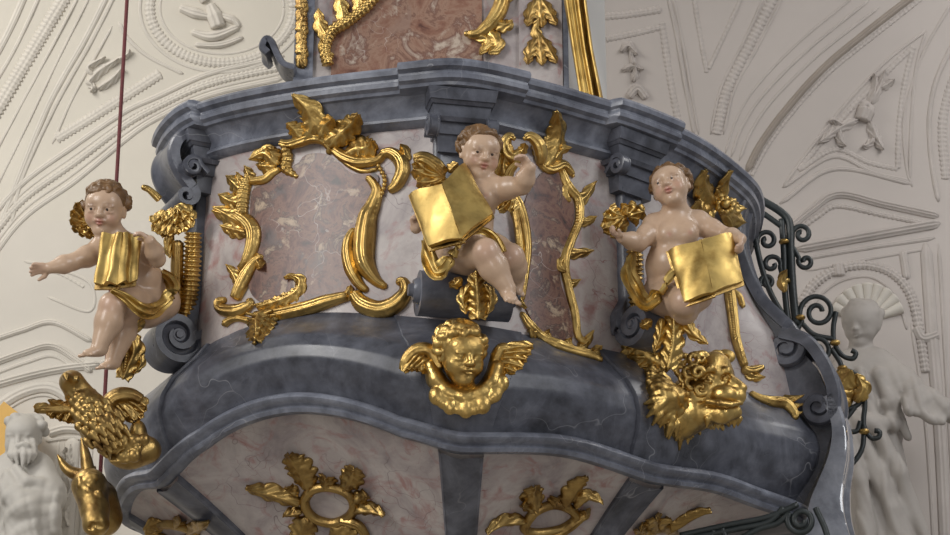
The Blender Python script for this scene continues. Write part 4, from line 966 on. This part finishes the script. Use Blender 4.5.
for k in range(26):
    b = e8(205+R2.uniform(-22, 25), 368+R2.uniform(-16, 26), BY-.108); S.ell(b, .014, None, .003)
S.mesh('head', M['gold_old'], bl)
for pts in ([(202,352),(170,348),(140,330),(115,290)], [(210,350),(205,320),(198,280),(188,238)]):
    mb = MB(); P_ = cr([e8(x, y, BY-.05) for x, y in pts], 16); mb.tube(P_, lerp1([.024, .022, .016, .004], 16), 12); mb.build('horn', M['gold_old'], bl)
mb = MB(); mb.tube([e8(225, 360, BY-.03), e8(215, 335, BY-.04), e8(200, 315, BY-.05)], [.012, .022, .004], 10); mb.build('ear', M['gold_old'], bl)
# ================================================================ panel and pier above the basket
yp = 7.95
mb = MB(); a = aty(300, 60, yp+.085).x; b = aty(606, 60, yp+.085).x
mb.box(((a+b)/2, yp+.085+.5, 4.), (b-a, 1., 8.)); pr = struct(mb.build('wall_pier', M['white_cloth'], smooth=False))
bp = empty('pulpit_back_panel', J(430, 40, yp), 'tall rose marble back panel with gilded borders rising above the basket', 'back panel')
PB = plane_bvh(Vector((0, yp, 4)), (0, -1, 0))
def slab(name, x0, x1, mat, d, par=bp, z0=3.6, z1=7.2, th=.05):
    a = aty(x0, 40, yp).x; b = aty(x1, 40, yp).x; m_ = MB(); m_.box(((a+b)/2, yp-d+th/2, (z0+z1)/2), (b-a, th, z1-z0)); return m_.build(name, M[mat], par, smooth=False)
slab('board', 297, 566, 'pink', .0, th=.06); slab('edge_strip', 295, 314, 'grey', .022); slab('edge_strip', 563, 568, 'grey', .022)
slab('marble_field', 332, 482, 'rust', .010); slab('pilaster_strip', 519, 562, 'pink', .018)
PB2 = plane_bvh(Vector((0, yp-.024, 4)), (0, -1, 0))
T1 = Zm(260, 0, 2.639)
for q in (0, 30, 60, 90, 120, 150): leaf(bp, T1((118-8+q%20,q+30),(108,q+12),(116+q%20,q-14)), 9, 3, bvh=PB2, mat='gold_old')
scroll(bp, T1((120,-60),(112,0),(118,60),(114,110),(118,175)), [5,6,5,6,5], bvh=PB2, mat='gold_old', knurl=1.2)
scroll(bp, T1((180,175),(172,130),(190,85),(230,60),(280,20),(330,-40)), [9,9,10,9,9,9], bvh=PB2, knurl=.8)
leaf(bp, T1((185,110),(160,70),(155,30)), 12, 3, bvh=PB2); leaf(bp, T1((225,70),(215,20),(205,-25)), 12, 3, bvh=PB2); leaf(bp, T1((262,45),(262,5),(270,-30)), 11, 3, bvh=PB2); leaf(bp, T1((195,150),(170,140),(160,110)), 8, 2, bvh=PB2)
scroll(bp, T1((640,-60),(640,0),(620,50),(580,90),(545,92)), [10,12,13,11,6], bvh=PB2, end=3); leaf(bp, T1((560,90),(600,110),(580,150)), 10, 3, bvh=PB2); leaf(bp, T1((610,60),(650,70),(665,60)), 12, 3, bvh=PB2); leaf(bp, T1((600,80),(625,120),(605,148)), 13, 3, bvh=PB2); leaf(bp, T1((640,10),(660,-20),(655,-60)), 10, 3, bvh=PB2)
for yy in (0, 1):
    o = yy*100-40
    leaf(bp, T1((735,o+40),(715,o+75),(705,o+115)), 11, 3, bvh=PB2, mat='gold_old'); leaf(bp, T1((740,o+40),(762,o+75),(782,o+112)), 11, 3, bvh=PB2, mat='gold_old'); leaf(bp, T1((737,o+30),(740,o+75),(745,o+118)), 12, 3, bvh=PB2, mat='gold_old'); leaf(bp, T1((737,o+50),(728,o+20),(738,o-6)), 9, 2, bvh=PB2, mat='gold_old')
mb = MB(); ribbon(mb, J(292, 60, yp-.02), Vector((-1, 0, 0)), Vector((0, -1, 0)), [(-.02, -.07), (.03, -.05), (.06, .0), (.085, .055), (.11, .07), (.125, .03), (.10, .0)], .16, .03, 40); mb.build('side_scroll', M['grey_dark'], bp, auto=45)
# gilded curtain beside the panel
dr = empty('gilded_curtain', J(585, 60, yp-.05), 'carved golden curtain hanging beside the back panel', 'curtain')
mb = MB(); rows = []
for py in np.linspace(-160, 112, 40):
    l = np.interp(py, [-160, 0, 45, 112], [560, 564, 571, 582]); r = np.interp(py, [-160, 0, 50, 112], [578, 586, 593, 606]); row = []
    for q in np.linspace(0, 1, 34):
        p = aty(l+(r-l)*q, py, yp-.06); row.append(p+Vector((0, -.030*abs(math.sin(q*8.5+py*.006))**.8-.012*math.sin(q*23+py*.012), 0)))
    rows.append(row+[p+Vector((0, .02, 0)) for p in row[::-1]])
mb.grid(rows, closed_v=True); mb.f.append(tuple(range(68))); mb.f.append(tuple(39*68+k for k in range(68))); mb.build('folds', M['gold_smooth'], dr)
# rope
mb = MB(); mb.tube([Vector((J(128.5, -120, 8.6).x+.02, 8.6, 9.70)), J(127, 0, 8.6), J(116, 190, 8.6), J(105, 392, 8.6), J(100, 480, 8.6)], .009, 8)
tag(mb.build('bell_rope', M['rope']), 'thin dark red rope hanging from the vault behind the left cherub', 'rope')
# ================================================================ wrought iron stair rail
R7 = Zm(730, 180, 1.78); RP = lambda pts, y=7.55: [J(x, yy, y) for x, yy in R7(*pts)]
ra = empty('stair_railing', J(800, 300, 7.55), 'black wrought iron stair railing with scrolls and a gilded leaf right of the basket', 'railing')
def iron(pts, r=.0105, y=7.55, name='scroll_bar', par=ra, raw=False):
    P_ = cr([J(a_, b_, y) for a_, b_ in pts] if raw else RP(pts, y), len(pts)*8); mb = MB(); mb.tube(P_, r, 8); return mb.build(name, M['iron'], par)
def flat(pts, w, y=7.55, name='rail_bar'):
    P_ = cr(RP(pts, y), 40); mb = MB(); mb.tube(P_, w, 8); return mb.build(name, M['iron'], ra)
flat([(25,20),(60,38),(92,58),(106,78),(108,130),(112,200),(118,258)], .017); flat([(30,42),(60,60),(95,85)], .012); flat([(92,70),(96,130),(98,200),(104,255)], .013)
flat([(42,90),(55,150),(72,200),(100,250)], .012)
def spir(cx, cy, r0, r1, a0, turns, pre=(), post=()):
    n = int(abs(turns)*14)+6
    return list(pre)+[(cx+(r0+(r1-r0)*t)*math.cos(a0+turns*2*math.pi*t), cy+(r0+(r1-r0)*t)*math.sin(a0+turns*2*math.pi*t)) for t in np.linspace(0, 1, n)]+list(post)
for q in (spir(128,97,17,5,3.3,1.2,[(110,130)]), spir(135,145,14,4,3.6,-1.1,[(112,120)]), spir(66,108,18,5,3.0,1.2,[(45,120)]), spir(74,150,17,5,.4,-1.1,[(95,175)]), spir(66,182,13,4,2.6,1.2),
          spir(156,235,33,8,2.6,1.55,[(118,275),(122,262)]), [(189,235),(184,262),(186,290),(200,312),(218,318),(224,308),(216,303)],
          spir(156,305,26,6,3.4,1.5,[(124,292)]), [(180,300),(196,325),(200,345)], spir(205,375,36,30,4.4,.92), [(238,365),(240,400),(238,435),(250,458),(264,458),(266,448),(257,446)],
          spir(198,468,26,6,5.4,-1.5,[(232,430),(226,446)]), [(238,440),(236,475),(222,500),(205,512),(185,512)], [(175,430),(200,430),(222,405)], [(128,255),(150,275),(185,283)]): iron(q)
for x, y in ((125,245),(187,290),(200,335),(239,448),(96,110),(98,180)):
    mb = MB(); mb.ball(RP([(x, y)], 7.54)[0], (.022, .022, .012), 10); mb.build('gilded_collar', M['gold'], ra)
PR = plane_bvh(J(846, 388, 7.53))
leaf(ra, R7((205,408),(195,375),(214,338)), 26, 4, .02, .03, bvh=PR, name='gilded_leaf', deep=.2); leaf(ra, R7((190,395),(178,375),(185,350)), 13, 3, bvh=PR, name='gilded_leaf'); leaf(ra, R7((222,395),(236,372),(225,345)), 13, 3, bvh=PR, name='gilded_leaf')
leaf(ra, R7((98,200),(92,178),(101,160)), 8, 2, bvh=PR, name='gilded_leaf')
R8 = Zm(600, 310, 2.377)
lb = empty('iron_bracket', J(780, 515, 6.78), 'green black iron scroll bracket beneath the right end of the basket', 'bracket')
for q in ([(190,536),(300,512),(400,492),(470,462)], [(225,540),(330,520),(400,504),(436,470)], spir(478,500,34,9,3.6,-1.6,[(330,545),(380,520),(420,508)]), [(512,470),(535,520),(545,560)], [(290,520),(300,545)], [(270,525),(255,560)]):
    iron(R8(*q), .011, 6.78, 'scroll_bar', lb, True)
# ================================================================ stucco of the vault and walls (traced, each moulding a raised band on the real surface)
TN = [0]
def band(pts, w, mat=None, hf=.35, groove=.3, knurl=0, lift=.0):
    TN[0] += 1; mat = mat or ('stucco' if np.mean([p[0] for p in pts]) < 480 else 'stucco_right')
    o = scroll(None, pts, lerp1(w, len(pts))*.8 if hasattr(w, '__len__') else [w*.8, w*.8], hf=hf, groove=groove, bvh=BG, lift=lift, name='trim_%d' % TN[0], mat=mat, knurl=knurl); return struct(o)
def off(pts, dx, dy): return [(x+dx, y+dy) for x, y in pts]
VL = Zm(0, 0, 2.673)
band(VL((30,600),(62,470),(150,280),(250,100),(310,-20)), 4); band(VL((0,600),(40,500),(130,280),(230,100),(290,-20)), 6, hf=.25)
band(VL((-30,330),(60,180),(120,80),(180,-20)), 13, knurl=1.5, hf=.22); band(VL((-30,440),(40,310),(110,180),(215,-20)), 3); band(VL((-30,250),(40,130),(110,-20)), 4); band(VL((-30,180),(20,90),(70,-20)), 7, hf=.25); band(VL((-20,520),(50,380),(150,170),(240,-10)), 2.5, knurl=2)
for k, (o_, w_) in enumerate(((0, 6), (26, 2.5), (46, 7), (74, 3), (96, 6))):
    band(VL((-40,600+o_*1.2),(60,490+o_),(200,388+o_),(330,300+o_*.8),(420,258+o_*.6),(560,196+o_*.6),(760,150+o_*.6)), w_, knurl=1.7 if k == 2 else 0, hf=.3)
band(VL((150,372),(280,292),(430,196)), 10, knurl=1.3, hf=.2); band(VL((140,385),(200,250),(300,70)), 3); band(VL((318,60),(340,100),(395,150),(490,198)), 4)
def ring(cx, cy, rx, ry, w, knurl=0, hf=.3): return band([(cx+rx*math.cos(a), cy+ry*math.sin(a)) for a in np.linspace(0, 2*math.pi, 40)], w, knurl=knurl, hf=hf)
ring(222, 8, 82, 64, 3.5); ring(222, 8, 72, 55, 9, knurl=2.2, hf=.22); ring(222, 8, 62, 46, 2.5)
def relief(label, cat, strokes, mat='stucco', group=None, at=None):
    if strokes[0][0][0][0] > 480: mat = 'stucco_right'
    r = empty('stucco_relief', hit(*strokes[0][0][0], 0, BG)[0], label, cat, group)
    for pts, w, kind in strokes:
        if kind: leaf(r, pts, w, kind, .03, .03, bvh=BG, lift=.0, mat=mat, name='leaf')
        else: scroll(r, pts, w, bvh=BG, lift=0., mat=mat, name='figure')
    return r
relief('white stucco figure in clouds inside the round vault medallion', 'stucco relief', [(VL((560,10),(575,45),(585,75)), [7, 13, 12], 0), (VL((480,20),(520,35),(565,45)), [6, 9, 6], 0), (VL((510,85),(570,98),(640,72)), [5, 9, 5], 0), (VL((520,120),(590,120),(650,100)), [4, 6, 4], 0), (VL((550,5),(545,-5),(552,-18)), [7, 8, 7], 0), (VL((585,40),(625,55),(640,75)), [5, 7, 4], 0)])
relief('white stucco leaf sprig in the narrow vault triangle at upper left', 'stucco relief', [(VL((235,225),(270,190),(320,160)), 8, 3), (VL((250,205),(240,180),(285,155)), 6, 3), (VL((262,240),(300,215),(330,185)), 7, 3), (VL((230,215),(250,235),(245,250)), 6, 2), (VL((300,170),(340,150),(350,135)), 5, 2)], group='stucco leaf sprigs in the vault')
# right side vault
VR = Zm(600, 0, 2.674)
band(VR((392,460),(430,385),(500,290),(600,180),(720,80),(850,-20)), 7, 'stucco_shadow', hf=.5); band(VR((405,470),(445,395),(515,300),(612,195),(735,95),(870,-12)), 4, knurl=1.9, hf=.3); band(VR((350,420),(380,340),(440,250),(560,130),(720,0)), 3); band(VR((372,430),(400,360),(460,270),(580,150),(745,20)), 3); band(VR((335,410),(365,320),(420,230),(530,115),(680,-10)), 2.5)  # first band is the arch edge's shadow line, its shade put into the colour
band(VR((310,360),(340,240),(400,120),(465,-10)), 9, knurl=1.4, hf=.2); band(VR((295,360),(325,230),(380,120),(440,-10)), 2.5); band(VR((330,360),(360,240),(420,130),(490,-10)), 2.5)
band(VR((290,185),(330,100),(380,-10)), 4, knurl=1.8, hf=.25); band(VR((285,195),(268,100),(250,-10)), 4, knurl=1.8, hf=.25)
band(VR((182,-10),(205,100),(235,270),(252,360)), 3.5); band(VR((195,-10),(218,100),(248,270),(264,360)), 2.5); band(VR((165,60),(185,200),(210,330)), 6, knurl=1.5, hf=.2); band(VR((5,45),(80,38),(165,25)), 7, knurl=1.3, hf=.2); band(VR((15,105),(80,92),(165,72)), 6, knurl=1.3, hf=.2)
relief('faint stucco flower garland on the strip right of the golden curtain', 'stucco relief', [(VR((80,110),(85,150),(95,200)), [4, 5, 4], 0), (VR((55,140),(75,125),(100,150)), 7, 3), (VR((60,190),(85,180),(115,190)), 7, 3), (VR((75,262),(100,238),(125,265)), [6, 8, 6], 0), (VR((90,220),(95,195),(92,170)), 7, 2)])
tri = VR((488,502),(560,400),(660,275),(770,160),(872,82)); band(tri, 3, hf=.4); band(VR((872,82),(845,180),(832,320),(828,484)), 3, hf=.4); band(VR((828,484),(730,462),(622,420),(488,502)), 4, hf=.4)
band(VR((530,455),(600,370),(690,270),(780,180),(838,125)), 5, knurl=1.8, hf=.25); band(VR((838,125),(815,220),(800,330),(796,452)), 5, knurl=1.8, hf=.25); band(VR((796,452),(720,435),(628,400),(530,455)), 5, knurl=1.8, hf=.25)
relief('stucco flower sprig in the large triangular vault panel at right', 'stucco relief', [(VR((700,325),(712,290),(700,300)), [12, 14, 10], 0), (VR((715,285),(745,235),(760,190)), 9, 3), (VR((745,240),(770,225),(785,215)), 7, 2), (VR((690,320),(640,345),(585,385)), 9, 3), (VR((640,345),(640,375),(655,395)), 7, 2), (VR((720,325),(735,365),(755,405)), 9, 3), (VR((735,370),(715,390),(700,395)), 6, 2), (VR((650,340),(625,325),(612,328)), 6, 2), (VR((725,280),(735,225),(730,200)), 7, 2)], group='stucco leaf sprigs in the vault')
band(VR((940,10),(870,130),(830,240),(812,330),(820,450),(835,500)), 3); band(VR((960,90),(905,200),(882,300),(885,420),(905,540)), 5); band(VR((980,140),(935,240),(915,340),(925,480)), 8, knurl=1.4, hf=.2); band(VR((480,545),(625,452),(835,492)), 5)
# ---- right niche
N5 = Zm(730, 150, 1.39)
band(N5((78,112),(112,84),(150,62),(215,76),(290,92)), 8, hf=.6, groove=.5); band(N5((92,114),(122,92),(150,78),(210,90),(290,106)), 5, knurl=1.7, hf=.4); band(N5((92,138),(180,122),(292,102)), 10, hf=.6, groove=.5); band(N5((96,152),(190,136),(285,122)), 5, hf=.4); band(N5((105,168),(190,152),(272,138)), 3, hf=.4); band(N5((150,158),(152,176)), 12, hf=.4)
band(N5((98,215),(118,186),(150,166),(190,160),(226,172),(250,200),(262,245),(272,310)), 9, knurl=1.3, hf=.35); band(N5((110,225),(128,200),(155,182),(190,176),(216,188),(234,212),(246,250)), 3, hf=.5)
band(N5((272,130),(280,250),(292,400),(300,560)), 12, hf=.3); band(N5((252,240),(272,380),(284,560)), 4, hf=.4); band(N5((290,130),(300,300),(315,560)), 4, hf=.4); band(N5((258,246),(268,262),(290,256)), 10, hf=.5); band(N5((240,140),(246,180)), 8, hf=.4)
sh = empty('niche_shell', hit(*N5((185, 220))[0], 0, BG)[0], 'fluted stucco shell in the niche head behind the right statue', 'stucco shell')
for k in range(9):
    a = math.radians(200+k*17.5); scroll(sh, N5((190+8*math.cos(a), 240+8*math.sin(a)), (190+30*math.cos(a), 238+30*math.sin(a)), (190+52*math.cos(a), 236+50*math.sin(a))), [3, 7, 11], bvh=BG, lift=0, mat='stucco', name='flute', groove=0)
def statue(label, J_, extra, head, mat='marble_white', h=.009):
    pts = [p for c_, r_ in J_ for p in c_]; lo = np.min([tuple(p) for p in pts], axis=0)-np.array((.26, .5, .26)); hi = np.max([tuple(p) for p in pts], axis=0)+.26
    r = empty('statue', J_[0][0][-1], label, 'statue', None); S = Sdf(lo, hi, h)
    for c_, r_ in J_: S.chain(c_, r_, .03)
    for c_, r_ in extra: S.chain([p+V3((0, -.012, 0)) for p in c_], [q*.9 for q in r_], .03)
    c_, H, f, u = head
    X, Y, Z = [(S.lo[i]+S.h*np.arange(S.n[i])).astype(np.float32).reshape([-1 if j == i else 1 for j in range(3)]) for i in range(3)]
    ph = 52*(X-c_.x)+14*(Z-c_.z)+1.6*np.sin(9*Z+4*X)+1.2*np.sin(17*X-6*Z); ph2 = 46*(Z-c_.z)-30*(X-c_.x)+1.5*np.sin(11*X)
    mk = 1/(1+np.exp((Z-(c_.z-.30))/.03)); S.f -= mk*(.011*np.maximum(0, np.sin(ph))**.7+.007*np.maximum(0, np.sin(ph2))*np.clip(2*np.sin(3.1*Z+2*X), 0, 1))
    P_, R_ = head_sdf(S, c_, H, f, u, k=1.5)
    return r, S, P_, H
sy = 10.72; q5 = lambda x, y, d=0: J(*N5((x, y))[0], sy+d)
st, S, P_, H = statue('white robed stucco statue with outstretched arm in the right niche',
  [([q5(182,275), q5(186,310), q5(190,370), q5(200,440), q5(212,520), q5(222,640)], [.07,.15,.17,.17,.19,.22]), ([q5(205,300,-.05), q5(238,325,-.12), q5(262,345,-.18)], [.10,.09,.075]), ([q5(262,345,-.18), q5(290,358,-.2), q5(325,372,-.2)], [.07,.06,.045]), ([q5(165,300,-.03), q5(150,340,-.1), q5(158,372,-.14)], [.09,.08,.06])],
  [([q5(160,320,-.14), q5(180,400,-.17), q5(215,470,-.16), q5(250,560,-.14)], [.03,.045,.05,.05]), ([q5(180,310,-.16), q5(200,380,-.19), q5(235,450,-.17), q5(270,540,-.1)], [.03,.04,.045,.04]), ([q5(205,310,-.16), q5(222,350,-.18), q5(245,400,-.12)], [.03,.035,.02]), ([q5(165,390,-.16), q5(180,460,-.19), q5(195,560,-.2)], [.03,.04,.05]), ([q5(190,440,-.17), q5(225,500,-.18), q5(240,600,-.17)], [.02,.04,.04]), ([q5(150,360,-.1), q5(185,382,-.2), q5(230,380,-.16)], [.04,.05,.04])]
  +[([q5(250+k*12,328+k*8,-.2), q5(246+k*12,362+k*4,-.24)], [.022,.026]) for k in range(5)],
  (q5(183,242,-.06), .24, V3((-.5,-.8,-.25)), V3((0,-.15,1))))
S.ell(P_(0, -.05, .12), (.115, .12, .115), None, .02)
for k in range(30):
    a = random.uniform(0, 6.28); e = random.uniform(.1, 1.4); p = P_(.43*math.cos(a)*math.cos(e), -.1+.45*math.sin(a)*math.cos(e), .14+.4*math.sin(e))
    if a < .6 or a > 2.5 or e > .7: S.ell(p, .026, None, .01)
S.mesh('figure', M['marble_grey'], st)
# ---- left niche
N6 = Zm(0, 330, 2.608)
band(N6((-30,92),(60,60),(135,42),(200,78),(240,110)), 7, hf=.6, groove=.5); band(N6((-30,120),(70,84),(140,68),(200,104)), 4, hf=.4); band(N6((-30,30),(60,0),(140,-20),(240,30)), 6, hf=.5); band(N6((-30,148),(80,118),(170,100),(260,90)), 9, hf=.5, groove=.5)
band(N6((-40,240),(10,190),(70,158),(130,150),(180,178),(205,225),(214,275)), 12, hf=.3); band(N6((-40,262),(15,212),(75,178),(128,172),(168,198),(188,240)), 3, hf=.5)
band(N6((190,280),(182,400),(172,560)), 15, hf=.25, groove=.1); band(N6((152,290),(146,400),(138,560)), 3, hf=.4); band(N6((222,280),(216,400),(208,560)), 3, hf=.4); band(N6((125,270),(170,258),(225,262)), 10, hf=.5); band(N6((120,290),(180,282),(226,286)), 4, hf=.5)
relief('small stucco arabesque on the pilaster beside the bearded statue', 'stucco relief', [(N6((185,300),(182,330),(190,355)), 9, 3), (N6((178,385),(186,410),(176,440)), 9, 3), (N6((182,460),(172,485),(180,515)), 9, 3), (N6((170,340),(165,325),(175,310)), 6, 2), (N6((195,420),(200,405),(192,395)), 6, 2)])
band(N6((260,90),(330,60),(420,40)), 6, hf=.4); band(N6((250,160),(240,300),(225,560)), 3, hf=.4)
W3 = Zm(0, 160, 2.325)
band(W3((55,235),(140,255),(212,290),(208,352),(110,318)), 3, hf=.4); band(W3((70,245),(140,265),(196,296)), 3, knurl=2, hf=.3)
q6 = lambda x, y, d=0: J(*N6((x, y))[0], sy+d)
st, S, P_, H = statue('white bearded stucco statue in folded robes at the lower left',
  [([q6(60,345), q6(62,400), q6(60,470), q6(60,560), q6(60,760)], [.08,.17,.19,.19,.22]), ([q6(30,365,-.02), q6(-5,420,-.08), q6(-20,470,-.14)], [.10,.09,.07]), ([q6(95,365,-.02), q6(120,425,-.08), q6(85,470,-.18)], [.10,.10,.07])],
  [([q6(20,380,-.16), q6(60,440,-.22), q6(130,440,-.16)], [.03,.045,.04]), ([q6(10,410,-.18), q6(60,470,-.24), q6(140,480,-.16)], [.035,.05,.05]), ([q6(110,350,-.08), q6(128,420,-.14), q6(135,520,-.14)], [.03,.05,.05]), ([q6(30,490,-.2), q6(40,560,-.22)], [.04,.05]), ([q6(70,490,-.22), q6(85,570,-.22)], [.04,.05]), ([q6(105,490,-.18), q6(118,580,-.16)], [.04,.045]), ([q6(45,360,-.16), q6(70,395,-.2), q6(105,400,-.18)], [.025,.03,.03])],
  (q6(60,278,-.06), .245, V3((-.05,-.95,-.3)), V3((0,-.15,1))))
for k in range(9):
    a = -1+k*.25; dd = .03*(k % 2)+.035*abs(a); x0 = 60+a*26
    S.chain([q6(x0, 300-abs(a)*10, -.17+dd), q6(60+a*31+4*math.sin(k*2.2), 325, -.205+dd), q6(60+a*26+5*math.sin(k*3.1), 356-abs(a)*14, -.21+dd)], [.018, .022, .008], .003)
for q in (-1, 1): S.chain([q6(60+q*2, 297, -.20), q6(60+q*12, 302, -.19), q6(60+q*18, 314, -.17)], [.014, .016, .006], .003)
for k in range(34):
    a = random.uniform(0, 6.28); e = random.uniform(-.3, 1.2); p = P_(.45*math.cos(a)*math.cos(e), -.12+.45*math.sin(a)*math.cos(e), .12+.36*math.sin(e))
    if (a < .35 or a > 2.8) or e > 1.0: S.ell(p, .028, None, .01)
S.mesh('figure', M['marble_white'], st)
mb = MB(); p0 = J(6, 438, 10.9); mb.box(p0, (.30, .03, .30), M=Matrix.Rotation(math.radians(38), 3, 'Y'))
tag(mb.build('halo_panel', M['yellow'], smooth=False), 'ochre gold square panel behind the head of the bearded statue', 'halo')

for x0, x1, z1 in ((J(-40, 600, sy).x, J(100, 600, sy).x, 3.40), (J(840, 560, sy).x, J(960, 560, sy).x, 3.40)):
    TN[0] += 1; mb = MB(); mb.box(((x0+x1)/2, YB-.35, z1/2), (x1-x0, .7, z1)); struct(mb.build('trim_%d' % TN[0], M['plaster'], smooth=False))
# ================================================================ camera, light
cam = bpy.data.cameras.new('camera'); co = bpy.data.objects.new('camera', cam); COL.objects.link(co)
co.location = CAMP; co.rotation_euler = (math.radians(90)+PIT, 0, 0); cam.sensor_width = 36; cam.lens = FPX/950*36; cam.clip_end = 200
SC.camera = co
def area(name, loc, target, size, power, col=(1, 1, 1)):
    l = bpy.data.lights.new(name, 'AREA'); l.shape = 'RECTANGLE'; l.size, l.size_y = size; l.energy = power; l.color = col
    o = bpy.data.objects.new(name, l); COL.objects.link(o); o.location = loc
    o.rotation_euler = (Vector(target)-Vector(loc)).to_track_quat('-Z', 'Y').to_euler(); return o
W = bpy.data.worlds.new('world'); SC.world = W; W.use_nodes = True
bg = W.node_tree.nodes['Background']; bg.inputs[0].default_value = (.96, .97, 1, 1); bg.inputs[1].default_value = .26
area('window_light_left', (-6.5, -1, 7.5), (0, 6.5, 4), (3.2, 5), 560, (1, .98, .95))
area('window_light_right', (6.5, 1.0, 7.5), (0, 6.5, 4), (2.4, 4.5), 250, (.97, .98, 1))
area('chapel_fill_left', (-5.2, 6.8, 8.0), (-2.0, 11, 5.5), (1.6, 3), 195, (1, .97, .92))  # added fill lamp brightening the left vault and wall, not a known window
area('chapel_fill_right', (4.8, 7.2, 8.0), (3.5, 11, 4), (1.6, 3), 95, (1, .98, .96))  # weaker added fill lamp for the right wall, likewise no known window
fl = bpy.data.lights.new('camera_flash', 'AREA'); fl.shape = 'DISK'; fl.size = .10; fl.energy = 36; fl.color = (1, .97, .93)
fo = bpy.data.objects.new('camera_flash', fl); COL.objects.link(fo); fo.location = (-.03, .0, EYE+.16); fo.rotation_euler = (math.radians(90)+PIT, 0, 0)
vs = SC.view_settings; vs.view_transform = 'Standard'; vs.look = 'None'; vs.exposure = -.02; vs.gamma = 1; vs.use_curve_mapping = False
